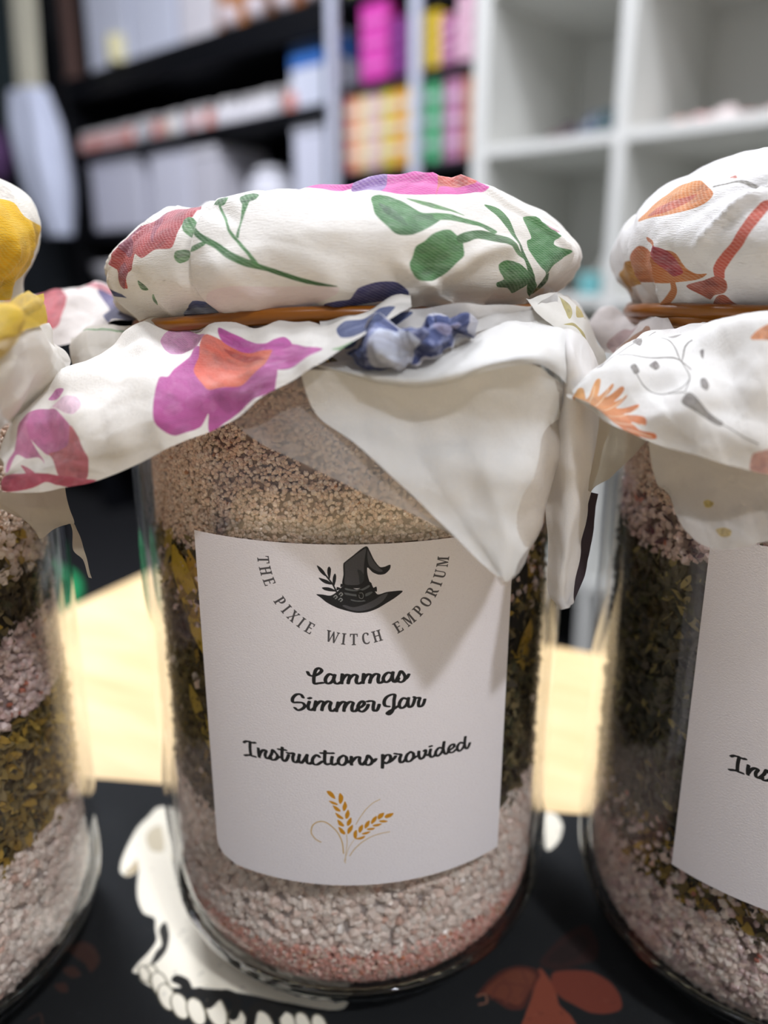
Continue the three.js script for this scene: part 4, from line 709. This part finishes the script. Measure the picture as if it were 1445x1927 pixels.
const grid = (nu, nv, f) => {
  const pos = [], uv = [], index = [];
  for (let j = 0; j <= nv; j++) for (let i = 0; i <= nu; i++) {
    const p = f(i / nu, j / nv); pos.push(p[0] * U, p[1] * U, p[2] * U); uv.push(i / nu, 1 - j / nv);
    if (i < nu && j < nv) { const k = j * (nu + 1) + i; index.push(k, k + nu + 1, k + nu + 2, k, k + nu + 2, k + 1); }
  }
  const g = new THREE.BufferGeometry(); g.setAttribute('position', new THREE.Float32BufferAttribute(pos, 3)); g.setAttribute('uv', new THREE.Float32BufferAttribute(uv, 2)); g.setIndex(index); g.computeVertexNormals();
  return g;
};
function sheet(parent, name, key, { base = '#f3efe7', through = 0.22, rough = 0.8, freq = 1, amp = 0.05, fine = 0.008, nu = 110, nv = 60, size = [1024, 512], pitch = 9, label } = {}) {
  const [cols, flat] = NETS[key], rows = [], phase = { mid: 126, right: 139, left: 145 }[key.split('_')[0]];
  for (let i = 0; i < flat.length; i += cols * 3) { const row = []; for (let k = 0; k < cols; k++) row.push([flat[i + k * 3], flat[i + k * 3 + 1], flat[i + k * 3 + 2]]); rows.push(row); }
  const at = (u, v) => along(rows.map((r) => along(r, u)), v);
  const g = grid(nu, nv, (u, v) => {
    const p = at(u, v), h = 0.004, du = at(clamp(u + h, 0, 1), v).map((x, c) => x - at(clamp(u - h, 0, 1), v)[c]), dv = at(u, clamp(v + h, 0, 1)).map((x, c) => x - at(u, clamp(v - h, 0, 1))[c]);
    const n = [du[1] * dv[2] - du[2] * dv[1], du[2] * dv[0] - du[0] * dv[2], du[0] * dv[1] - du[1] * dv[0]], l = Math.hypot(...n) || 1;
    const d = amp * crumple(p[0] * freq + phase * 0.37, p[1] * freq, p[2] * freq) + amp * 0.5 * crumple(p[0] * freq * 3, p[1] * freq * 3, p[2] * freq * 3) + fine * noise(p[0] * 9, p[1] * 9, p[2] * 9) + fine * 1.6 * wrinkle(p[0] * 1.2 + phase * 0.2, p[1] * 1.2 - 3.4, p[2] * 1.2);
    return p.map((x, c) => x - n[c] / l * d);
  });
  const map = PRINTS[key] ? paperTexture(PRINTS[key], ...size, base, pitch) : null;
  return part(name, g, paperMat(map ?? tissueMap, through, map ? { roughness: rough } : { color: base, roughness: rough }), parent, label);
}
const PROFILE = [[0, 0.47], [0.35, 0.462], [0.62, 0.43], [0.8, 0.375], [0.93, 0.29], [0.985, 0.19], [0.96, 0.09], [0.89, 0.01], [0.86, -0.05]].map(([r, y]) => [r, y, 0]);
const DOMES = { mid: [-0.02, 3.16, 0, 0.045], right: [2.18, 3.17, 0.28, -0.02, 1.06, 1.25], left: [-2.27, 3.26, 0.51, 0, 1.05, 1.2] };
function crown(parent, key, seed, base, label, folds) {
  const [cx, cy, cz, tilt, sr = 1, sy = 1] = DOMES[key];
  const g = grid(320, 90, (u, v) => {
    const a = (u * 2 - 1) * Math.PI, [r0, y0] = along(PROFILE, v); let r = r0 * sr, y = y0 * sy;
    const x = Math.sin(a), z = Math.cos(a), side = smooth(0.25, 0.6, v), low = smooth(0.58, 1, v);
    const k = 0.03 * crumple(x * r + seed, y * 1.4, z * r) + 0.02 * crumple(x * r * 2.6 + seed, y * 3, z * r * 2.6) + 0.03 * wrinkle(x * r * 1.3 + seed * 0.3, y * 1.3, z * r * 1.3);
    r += k * side; y += k * (1 - side) * 1.2 * smooth(0, 0.25, v);
    r += low * (0.05 * (tri(a * 3.1 + 0.6 * noise(x * 2, 0, z * 2)) - 0.5) + 0.03 * (tri(a * 6.7 + seed) - 0.5));
    for (const [a0, w, v0, hgt] of folds) { const t = (a - a0) / w; y += hgt * Math.exp(-t * t) * Math.exp(-Math.pow((v - v0) / 0.08, 2)); }
    const X = x * r, c = Math.cos(tilt), s = Math.sin(tilt);
    return [X * c - y * s + cx, X * s + y * c + cy, z * r + cz];
  });
  return part('crown', g, paperMat(paperTexture(PRINTS['dome_' + key], 2048, 700, base, 7), 0.12), parent, label);
}
const IVORY = '#f1ede4';
const coverMid = thing('paper_cover', 'white paper napkin cover with pink, green and navy flowers tied over the middle jar', 'jar cover');
crown(coverMid, 'mid', 1, IVORY, null, [[-0.35, 0.7, 0.36, 0.03]]);
sheet(coverMid, 'corner_flap', 'mid_left', { base: IVORY, size: [1500, 700], nu: 160, nv: 70, through: 0.15, amp: 0.05, label: 'left corner with pink and red flowers' });
sheet(coverMid, 'lining', 'mid_hang', { base: '#f4efea', through: 0.8, rough: 0.5, amp: 0.035, label: 'thin see-through hanging ply' });
sheet(coverMid, 'lining', 'mid_ply', { base: '#fbfbf8', through: 0.45, rough: 0.68, amp: 0.03, label: 'second hanging ply' });
sheet(coverMid, 'fold', 'mid_lip', { base: '#f7f6f2', through: 0.3, amp: 0.02, label: 'bright turned edge' });
sheet(coverMid, 'fold', 'mid_fold', { base: '#f4f0ec', through: 0.3, amp: 0.03, nu: 50, nv: 90, label: 'narrow hanging fold' });
sheet(coverMid, 'fold', 'mid_sliver', { base: '#2c1424', through: 0.1, amp: 0.02, nu: 20, nv: 60, label: 'dark purple printed edge' });
sheet(coverMid, 'fold', 'mid_shoulder', { base: '#f2eee2', through: 0.25, amp: 0.03, size: [700, 700], label: 'right shoulder with gold sprigs' });
sheet(coverMid, 'fold', 'mid_front', { base: '#f3f0ea', through: 0.2, amp: 0.05, size: [900, 500] });
sheet(coverMid, 'crumpled_print', 'mid_tuft', { base: '#cfd0dc', through: 0.1, amp: 0.1, fine: 0.02, freq: 2.4, nu: 150, nv: 90, size: [700, 500], label: 'crumpled blue printed tuft' });
sheet(coverMid, 'corner_flap', 'mid_back_left', { base: '#f2eae2', through: 0.25, size: [800, 500], label: 'rear left corner with a red and a navy petal' });
sheet(coverMid, 'fold', 'mid_back_lower', { base: '#f1ebdc', through: 0.3, size: [700, 400] });
const coverRight = thing('paper_cover', 'white paper napkin cover with orange flowers and grey ferns tied over the right jar', 'jar cover');
crown(coverRight, 'right', 8, '#f4f2ee', null, [[-0.5, 0.5, 0.4, 0.03]]);
sheet(coverRight, 'corner_flap', 'right_flap', { base: '#f4f2ec', size: [1400, 800], nu: 150, nv: 70, through: 0.2, amp: 0.05, label: 'corner with grey ferns and an orange flower' });
sheet(coverRight, 'lining', 'right_under', { base: '#f1eee8', through: 0.45, amp: 0.05, size: [700, 400] });
sheet(coverRight, 'lining', 'right_hang', { base: '#e4dccc', rough: 0.6, through: 0.5, amp: 0.03 });
sheet(coverRight, 'fold', 'right_back', { base: '#eee4dc', through: 0.25, size: [600, 400] });
const coverLeft = thing('paper_cover', 'bright yellow and white paper napkin cover tied over the left jar', 'jar cover');
crown(coverLeft, 'left', 15, '#efe9da', null, []);
sheet(coverLeft, 'fold', 'left_collar', { base: '#f6cf2c', through: 0.2, amp: 0.09, size: [600, 300], label: 'yellow gathered collar' });
sheet(coverLeft, 'fold', 'left_skirt', { base: '#f1ece0', through: 0.35, amp: 0.07, size: [600, 400] });
sheet(coverLeft, 'fold', 'left_hem', { base: '#f4f1ea', through: 0.3, amp: 0.04 });
sheet(coverLeft, 'lining', 'left_torn', { base: '#e6dccb', through: 0.4, amp: 0.05 });
sheet(coverLeft, 'lining', 'left_strip', { base: '#dccfb8', through: 0.35, amp: 0.03, nu: 14, nv: 60, label: 'torn strip of thin paper' });
// the far side of each cover, behind the jar
function rearSkirt(parent, key, base, a0, a1) {
  const [cx, cy, cz] = DOMES[key];
  const g = grid(90, 24, (u, v) => { const a = lerp(a0, a1, u), r = 0.93 + 0.2 * v + 0.05 * v * (tri(a * 1.9) - 0.5), y = cy - 0.03 - v * (0.36 + 0.18 * Math.abs(Math.sin(a * 2))) + 0.02 * crumple(Math.sin(a) * 2, v, Math.cos(a) * 2); return [Math.sin(a) * r + cx, y, Math.cos(a) * r + cz]; });
  part('rear_skirt', g, paperMat(null, 0.25, { color: base }), parent);
}
rearSkirt(coverMid, 'mid', IVORY, 2.2, 4.08); rearSkirt(coverRight, 'right', '#f4f2ec', 0.5, 4.2); rearSkirt(coverLeft, 'left', '#f1ece0', 2.3, 5.7);
// rubber bands
const rubber = phys({ color: 0x9a5a0c, roughness: 0.3, transmission: 0.25, thickness: 0 });
function rubberBand(key, label) {
  const [cx, cy, cz, tilt, sr = 1] = DOMES[key], all = [];
  for (const [dr, dy, w, ph] of [[-0.015, -0.05, 0.03, 0], [0.0, -0.02, 0.028, 2], [-0.02, -0.085, 0.028, 4]]) {
    const pts = []; for (let i = 0; i < 60; i++) { const a = i / 60 * Math.PI * 2, r = 0.91 * sr + dr + 0.006 * Math.sin(a * 9 + ph), y = dy + 0.02 * Math.sin(a * 2 + ph) + 0.006 * Math.sin(a * 5 + ph), x = Math.sin(a) * r; pts.push(new THREE.Vector3((x * Math.cos(tilt) - y * Math.sin(tilt) + cx) * U, (x * Math.sin(tilt) + y * Math.cos(tilt) + cy) * U, (Math.cos(a) * r + cz) * U)); }
    all.push(new THREE.TubeGeometry(new THREE.CatmullRomCurve3(pts, true), 180, w * U, 8, true));
  }
  const m = part('rubber_band', mergeGeometries(all), rubber); m.userData = { label, category: 'rubber band', group: 'rubber bands round the jar covers' };
}
rubberBand('mid', 'amber rubber band round the flowered cover of the middle jar');
rubberBand('right', 'amber rubber band round the orange flowered cover of the right jar');

// ---------------------------------------------------------------- furniture along the wall
function placed(o, s, y, t, turn = 0) { o.position.copy(inRoom(s, y, t)); o.rotation.y = FA + turn; return o; }
const white = std(0xe2e2dc, 0.45), black = std(0x0c0d12, 0.4);
{ // white cube shelves: pitch .35 across, .31 up
  const o = placed(thing('cube_shelf', 'white open cube shelf unit on the right behind the jars', 'shelf unit'), 0, FLOOR, 0), D = 0.4, P = 0.335, H = 0.31, n = 4, rows = 6, w = n * P, bottom = 0.42 - 4 * H - FLOOR, h = bottom + rows * H;
  part('side_panel', rbox(0.038, h, D, 0.002, -0.004, h / 2, -D / 2), white, o);
  part('side_panel', rbox(0.038, h, D, 0.002, w, h / 2, -D / 2), white, o);
  for (let i = 1; i < n; i++) part('divider', rbox(0.026, h, D - 0.002, 0.002, i * P - 0.01, h / 2, -D / 2), white, o);
  for (let j = 0; j <= rows; j++) part('shelf', rbox(w, 0.022, D - 0.004, 0.002, w / 2, bottom + j * H - 0.011, -D / 2), white, o);
  part('back_panel', rbox(w, h, 0.006, 0.002, w / 2, h / 2, -D - 0.004), white, o);
}
{ // black bookcase
  const o = placed(thing('bookcase', 'tall black bookcase with deep boards behind the left half of the picture', 'bookcase'), -1.78, FLOOR, 0), w = 1.33, D = 0.36, h = 2.3;
  part('side_panel', rbox(0.03, h, D, 0.002, 0.015, h / 2, -D / 2), black, o); part('side_panel', rbox(0.03, h, D, 0.002, w - 0.015, h / 2, -D / 2), black, o);
  part('back_panel', rbox(w, h, 0.01, 0.002, w / 2, h / 2, -D), black, o);
  for (const [y, k] of [[0.77, 0.075], [0.56, 0.028], [0.295, 0.03], [0.1, 0.03], [-0.2, 0.03], [-0.5, 0.03], [1.42, 0.03]]) part('shelf', rbox(w - 0.06, k, D - 0.01, 0.003, w / 2, y - FLOOR, -D / 2), black, o);
}
const lilacWhite = [0xe4e4f0, 0xd6d8ea, 0xeceaf2, 0xdfe0ec];
function boxThing(name, label, cat, group, s, y, t, w, h, d, color, trim, lid) {
  const o = placed(thing(name, label, cat, group), s, y, t);
  part('body', rbox(w, h * 0.86, d, 0.006, 0, h * 0.43, 0), std(color, 0.55), o);
  part(lid ? 'lid' : 'top_flap', rbox(w * (lid ? 1.03 : 0.99), h * 0.14, d * (lid ? 1.03 : 0.99), 0.006, 0, h * 0.93, 0), std(trim, 0.5), o);
  return o;
}
boxThing('storage_box', 'white lidded box at the left end of the lower bookcase board', 'box', null, -1.535, 0.31, 0.13, 0.30, 0.235, 0.2, 0xdcdce8, 0xe8e8f2, true);
boxThing('storage_box', 'tall white box second from the left on the lower bookcase board', 'box', null, -1.21, 0.31, 0.13, 0.21, 0.285, 0.2, 0xe2e2ee, 0xd4d4e2, true);
boxThing('storage_box', 'lower white box beside the tall white box on the bookcase board', 'box', null, -1.03, 0.31, 0.13, 0.13, 0.22, 0.2, 0xd8d6de, 0xe6e4ea, true);
boxThing('storage_box', 'white box at the right end of the lower bookcase board', 'box', null, -0.55, 0.31, 0.11, 0.16, 0.235, 0.16, 0xe2e4f2, 0xeceef8, true);
{ const o = placed(thing('lidded_jar', 'small rounded white jar between the boxes on the bookcase board', 'jar'), -0.82, 0.31, 0.12); part('body', new THREE.LatheGeometry([[0, 0], [0.05, 0], [0.07, 0.02], [0.078, 0.07], [0.07, 0.115], [0.05, 0.125]].map(([a, b]) => new THREE.Vector2(a, b)), 40), std(0xe6e6ee, 0.4), o); part('lid', new THREE.LatheGeometry([[0, 0.155], [0.03, 0.152], [0.055, 0.14], [0.058, 0.125], [0, 0.125]].map(([a, b]) => new THREE.Vector2(a, b)), 40), std(0xefefF4, 0.4), o); }
{ const o = placed(thing('picture_box', 'blue and white box standing at the right end of the middle bookcase shelf', 'box'), -0.545, 0.576, 0.1); part('body', rbox(0.2, 0.1, 0.12, 0.006, 0, 0.05, 0), std(0xdfe4f2, 0.5), o); part('upper_band', rbox(0.202, 0.055, 0.122, 0.006, 0, 0.125, 0), std(0x3f78c8, 0.5), o); part('lid', rbox(0.2, 0.012, 0.12, 0.004, 0, 0.158, 0), std(0xd0dcf0, 0.5), o); }
for (const [s, w, h, c, l] of [[-1.50, 0.24, 0.30, 0xd8dcea, 'pale grey box at the left end of the thick bookcase board'], [-1.24, 0.22, 0.31, 0xdadeec, 'pale grey box second from the left on the thick bookcase board'], [-1.02, 0.16, 0.29, 0xe4e0e4, 'pale box beside the orange box on the thick bookcase board']]) boxThing('storage_box', l, 'box', null, s, 0.809, 0.13, w, h, 0.2, c, 0xe8eaf2, false);
boxThing('wooden_box', 'orange brown box on the thick bookcase board', 'box', null, -0.85, 0.809, 0.12, 0.15, 0.25, 0.18, 0xb4722c, 0xc88a44, true);
boxThing('wooden_box', 'dark orange box at the right end of the thick bookcase board', 'box', null, -0.55, 0.809, 0.12, 0.16, 0.22, 0.18, 0x94561f, 0xb06c30, true);
{ const o = placed(thing('candle', 'pale yellow candle before the grey boxes on the thick bookcase board', 'candle'), -1.43, 0.809, 0.02); part('body', new THREE.LatheGeometry([[0, 0], [0.028, 0], [0.03, 0.006], [0.03, 0.075], [0.026, 0.082], [0, 0.078]].map(([a, b]) => new THREE.Vector2(a, b)), 32), std(0xefe6b4, 0.5), o); part('wick', new THREE.CylinderGeometry(0.0015, 0.0015, 0.014, 6).translate(0, 0.084, 0), std(0x2a2622, 0.9), o); }
{ // ornaments in front of the orange box
  for (let i = 0; i < 4; i++) { const o = placed(thing('tea_light_glass', 'small pale glass holder before the orange boxes on the thick board', 'candle holder', 'pale glass holders before the orange boxes'), -0.86 + i * 0.11, 0.809, 0.025); part('cup', new THREE.LatheGeometry([[0, 0], [0.022, 0], [0.028, 0.02], [0.03, 0.05], [0.027, 0.05], [0.024, 0.02], [0, 0.008]].map(([a, b]) => new THREE.Vector2(a, b)), 28), std(0xe4d8dc, 0.3), o); }
}
{ // a long row of little bottles
  const r = rng(9), kinds = [['pink', 0xd8a8a4], ['cream', 0xe6dcc4], ['white', 0xe8e6ea], ['coral', 0xd08070], ['grey', 0xb4b4b8]];
  const shape = new THREE.LatheGeometry([[0, 0], [0.017, 0], [0.019, 0.004], [0.019, 0.036], [0.012, 0.045], [0.009, 0.048], [0, 0.048]].map(([a, b]) => new THREE.Vector2(a, b)), 20), cap = new THREE.LatheGeometry([[0, 0.064], [0.009, 0.064], [0.011, 0.062], [0.011, 0.048], [0, 0.048]].map(([a, b]) => new THREE.Vector2(a, b)), 16), mats = kinds.map(([, c]) => std(c, 0.35)), protos = [];
  for (let i = 0; i < 29; i++) {
    const k = i < 8 ? (r() < 0.7 ? 0 : 3) : Math.floor(r() * 5), label = `${kinds[k][0]} little bottle in the long row on the middle bookcase shelf`, group = kinds[k][0] + ' bottles in the row on the middle bookcase shelf';
    let o;
    if (!protos[k]) { o = protos[k] = thing('little_bottle', label, 'bottle', group); part('body', shape, mats[k], o); part('cap', cap, std(0xece8e6, 0.4), o); } else { o = protos[k].clone(); o.name = numbered('little_bottle'); scene.add(o); }
    placed(o, -1.72 + i * 0.0385, 0.5745, 0.03 + 0.014 * r());
  }
}
{ // clear display rack with coloured packets
  const o = placed(thing('display_rack', 'tall rack of pale uprights holding coloured packets between bookcase and cube shelves', 'display rack'), -0.43, FLOOR, 0);
  const up = std(0xccd0e0, 0.3), dk = std(0x1a1a20, 0.5);
  for (const x of [0.012, 0.272]) part('upright', rbox(0.026, 1.95, 0.02, 0.006, x, 0.975, 0.03), up, o);
  for (const y of [0.40, 0.595, 0.79, 0.2, 0.0]) part('ledge', rbox(0.39, 0.014, 0.12, 0.003, 0.2, y - FLOOR - 0.007, -0.05), dk, o);
  part('backboard', rbox(0.39, 1.95, 0.008, 0.002, 0.2, 0.975, -0.13), dk, o);
  const packet = (s, y, w, h, c, l, trim) => {
    const p = placed(thing('packet', l, 'packet'), s, y, 0.03);
    part('body', rbox(w, h, 0.05, 0.004, 0, h / 2, 0), std(c, 0.5), p);
    for (let k = 0; k < 3; k++) part('band', rbox(w * 0.86, h * 0.1, 0.004, 0.001, 0, h * (0.22 + k * 0.27), 0.0255), std(trim, 0.5), p);
  };
  packet(-0.315, 0.597, 0.085, 0.165, 0xd43ca8, 'bright magenta packet in the upper row of the rack', 0xe46cc0);
  packet(-0.238, 0.597, 0.045, 0.12, 0x7c2c7c, 'dark purple packet beside the magenta one in the rack', 0x90489a);
  packet(-0.164, 0.597, 0.082, 0.115, 0xe8c82c, 'yellow packet in the upper row of the rack', 0xf0dc6c);
  packet(-0.098, 0.597, 0.04, 0.10, 0xa8608c, 'mauve packet in the upper row of the rack', 0xd8a8c4);
  packet(-0.054, 0.597, 0.036, 0.13, 0xe0b0c4, 'pale pink packet at the right end of the upper row', 0xf0d0dc);
  const row = [[0xe0908c, 'salmon'], [0xe8b070, 'light orange'], [0xe0d4b8, 'cream'], [0xd8a0b4, 'dusty pink'], [0xd8d43c, 'lime yellow'], [0xe8a050, 'orange'], [0xf0c020, 'golden yellow']];
  row.forEach(([c, n], i) => packet(-0.398 + i * 0.0305, 0.402, 0.029, 0.178, c, `narrow ${n} packet in the lower row of the rack`, 0xefe2c8));
  packet(-0.155, 0.402, 0.075, 0.178, 0x58b880, 'green packet in the lower row of the rack', 0xb8d8c8);
  packet(-0.08, 0.402, 0.052, 0.172, 0xb07898, 'mauve packet in the lower row of the rack', 0xd4b0c8);
  packet(-0.04, 0.402, 0.024, 0.165, 0xb07040, 'thin brown packet at the right end of the lower row', 0xd0a080);
  packet(-0.36, 0.792, 0.08, 0.06, 0xc8d870, 'pale lime packet on the top ledge of the rack', 0xe0e8b0);
}
{ // stones in the cube shelves
  const stone = (seed, k) => { const g = new THREE.IcosahedronGeometry(1, 2), p = g.attributes.position; for (let i = 0; i < p.count; i++) { const x = p.getX(i), y = p.getY(i), z = p.getZ(i), f = 1 + 0.4 * noise(x * 1.2 + seed, y * 1.2, z * 1.2); p.setXYZ(i, x * f, (y * f * k + k) * 0.9, z * f * 0.8); } g.computeVertexNormals(); return g; };
  const dress = (name, l, cat, s, y, t, size, k, c, seed) => { const m = part(name, stone(seed, k).scale(size, size, size), std(c, 0.35)); m.userData = { label: l, category: cat }; m.position.copy(inRoom(s, y, t)); m.rotation.y = FA; };
  const Y = 0.42;
  for (const [s, z, c, n] of [[0.095, 0.02, 0x4a1c20, 'dark red'], [0.135, 0.022, 0x3a2030, 'plum'], [0.175, 0.02, 0x6a7078, 'grey'], [0.205, 0.026, 0x5a6478, 'blue grey'], [0.245, 0.03, 0x2c4a50, 'deep teal'], [0.285, 0.026, 0x1f3c3a, 'dark green'], [0.312, 0.018, 0xd8a030, 'amber']]) dress('crystal', `${n} crystal in the row in the left cube of the shelf`, 'crystal', s, Y, 0.16 - (s - 0.1) * 0.3, z, 1.2, c, s * 50);
  for (const [s, z, c, n] of [[0.385, 0.022, 0xd8b4a8, 'peach'], [0.43, 0.024, 0xd0a8a4, 'dusty rose'], [0.475, 0.028, 0xe8d8d4, 'pale rose'], [0.52, 0.02, 0xc89890, 'reddish'], [0.565, 0.022, 0xdcb8b0, 'light pink']]) dress('crystal', `${n} rough stone lying in the right cube of the shelf`, 'crystal', s, Y, 0.14, z, 0.8, c, s * 40);
  dress('crystal', 'tall pale pink upright stone in the right cube of the shelf', 'crystal', 0.6, Y, 0.14, 0.032, 1.6, 0xe4ccd4, 4.4);
  const B = 0.11;
  { const o = placed(thing('trinket_box', 'small teal box on the lower cube shelf', 'box'), 0.245, B, 0.1); part('body', rbox(0.05, 0.035, 0.05, 0.004, 0, 0.0175, 0), std(0x6cb0b4, 0.5), o); part('lid', rbox(0.052, 0.012, 0.052, 0.004, 0, 0.041, 0), std(0x8cc4c4, 0.5), o); }
  dress('crystal', 'pale yellow green stone on the lower cube shelf', 'crystal', 0.28, B, 0.12, 0.028, 1.1, 0xccc89c, 7.7);
  dress('crystal', 'whitish stone behind the teal box on the lower cube shelf', 'crystal', 0.22, B, 0.22, 0.035, 1.6, 0xb0b0a8, 9.1);
}
{ // things left of the bookcase
  const o = placed(thing('draped_scarf', 'long pale scarf hanging beside the left end of the bookcase', 'scarf'), -1.69, 0.29, -0.13);
  const drape = (y0, y1, wide, lean, seed) => { const nu = 48, nv = 40, pos = [], index = []; for (let j = 0; j <= nv; j++) for (let i = 0; i <= nu; i++) { const a = i / nu * Math.PI * 2, v = j / nv, r = wide(v) * (1 + 0.16 * Math.sin(a * 6 + seed + v * 2) + 0.1 * noise(a, v * 3, seed)); pos.push(Math.cos(a) * r + lean(v), lerp(y0, y1, v), Math.sin(a) * r * 0.5); if (i < nu && j < nv) { const k = j * (nu + 1) + i; index.push(k, k + nu + 1, k + nu + 2, k, k + nu + 2, k + 1); } } const g = new THREE.BufferGeometry(); g.setAttribute('position', new THREE.Float32BufferAttribute(pos, 3)); g.setIndex(index); g.computeVertexNormals(); return g; };
  part('lower_fall', drape(0, 0.46, (v) => 0.06 + 0.065 * Math.sin(v * 2.6), (v) => 0.05 - 0.11 * v, 1), std(0xd6dcee, 0.8, { side: THREE.DoubleSide }), o);
  part('upper_fall', drape(0.42, 1.1, (v) => 0.06 - 0.01 * v, (v) => -0.05 + 0.06 * v, 3), std(0xcfcab4, 0.8, { side: THREE.DoubleSide }), o);
  const post = placed(thing('wooden_post', 'narrow brown wooden post standing at the left end of the thick bookcase board', 'post'), -1.735, 0.809, 0.03); part('shaft', rbox(0.06, 0.5, 0.03, 0.004, 0, 0.25, 0), std(0x6a5048, 0.6), post); part('foot', rbox(0.075, 0.02, 0.045, 0.004, 0, 0.01, 0), std(0x6a5048, 0.6), post);
  for (const [s, t, w, y0, y1, c, n] of [[-2.15, 0.05, 0.42, FLOOR + 0.1, 1.3, 0x141a20, 'very dark blue'], [-2.02, -0.06, 0.14, 0.62, 1.3, 0x1c2a2c, 'dark green grey']]) {
    const cl = placed(thing('hanging_cloth', `${n} cloth hanging at the left edge of the picture`, 'hanging cloth'), s, 0, t), g = new THREE.BoxGeometry(w, y1 - y0, 0.012, 40, 24, 1).translate(0, (y0 + y1) / 2, 0), p = g.attributes.position;
    for (let i = 0; i < p.count; i++) p.setZ(i, p.getZ(i) + 0.02 * Math.sin(p.getX(i) * 60) + 0.02 * noise(p.getX(i) * 8, p.getY(i) * 4, s)); g.computeVertexNormals();
    part('cloth', g, std(c, 0.85), cl); part('rail', new THREE.CylinderGeometry(0.01, 0.01, w + 0.06, 12).rotateZ(Math.PI / 2).translate(0, y1, 0), std(0x3a3a3e, 0.4), cl);
  }
  const pp = placed(thing('pouch', 'purple pouch hanging before the dark cloth at the left edge', 'pouch'), -2.06, 0.5, -0.12); part('bag', drape(0, 0.17, (v) => 0.02 + 0.05 * Math.sin(Math.PI * (0.12 + v * 0.8)), () => 0, 6), std(0x6c4a78, 0.8, { side: THREE.DoubleSide }), pp); part('cord', new THREE.TorusGeometry(0.022, 0.004, 8, 24).rotateX(Math.PI / 2).translate(0, 0.155, 0), std(0xb0a080, 0.7), pp);
  const bowl = placed(thing('bowl', 'white bowl low on the bookcase behind the left and middle jars', 'bowl'), -1.66, 0.115, 0.1); part('dish', new THREE.LatheGeometry([[0, 0.004], [0.05, 0], [0.055, 0.01], [0.09, 0.05], [0.1, 0.085], [0.094, 0.085], [0.084, 0.052], [0.05, 0.016], [0, 0.012]].map(([a, b]) => new THREE.Vector2(a, b)), 40), std(0xdedce0, 0.4), bowl); part('contents', new THREE.SphereGeometry(0.085, 24, 12, 0, Math.PI * 2, 0, Math.PI / 2).scale(1, 0.4, 1).translate(0, 0.06, 0), std(0xd8cfc4, 0.7), bowl);
  const bin = thing('bin', 'bright green bin standing on the floor beyond the corner of the table', 'bin'); bin.position.set(-0.435, FLOOR, -0.56); part('tub', new THREE.LatheGeometry([[0, 0], [0.11, 0], [0.115, 0.01], [0.13, 0.58], [0.124, 0.58], [0.108, 0.015], [0, 0.015]].map(([a, b]) => new THREE.Vector2(a, b)), 48), std(0x0a9a5c, 0.5), bin); part('rim', new THREE.TorusGeometry(0.129, 0.007, 10, 48).rotateX(Math.PI / 2).translate(0, 0.58, 0), std(0x0a8a50, 0.5), bin);
}

renderer.render(scene, camera);
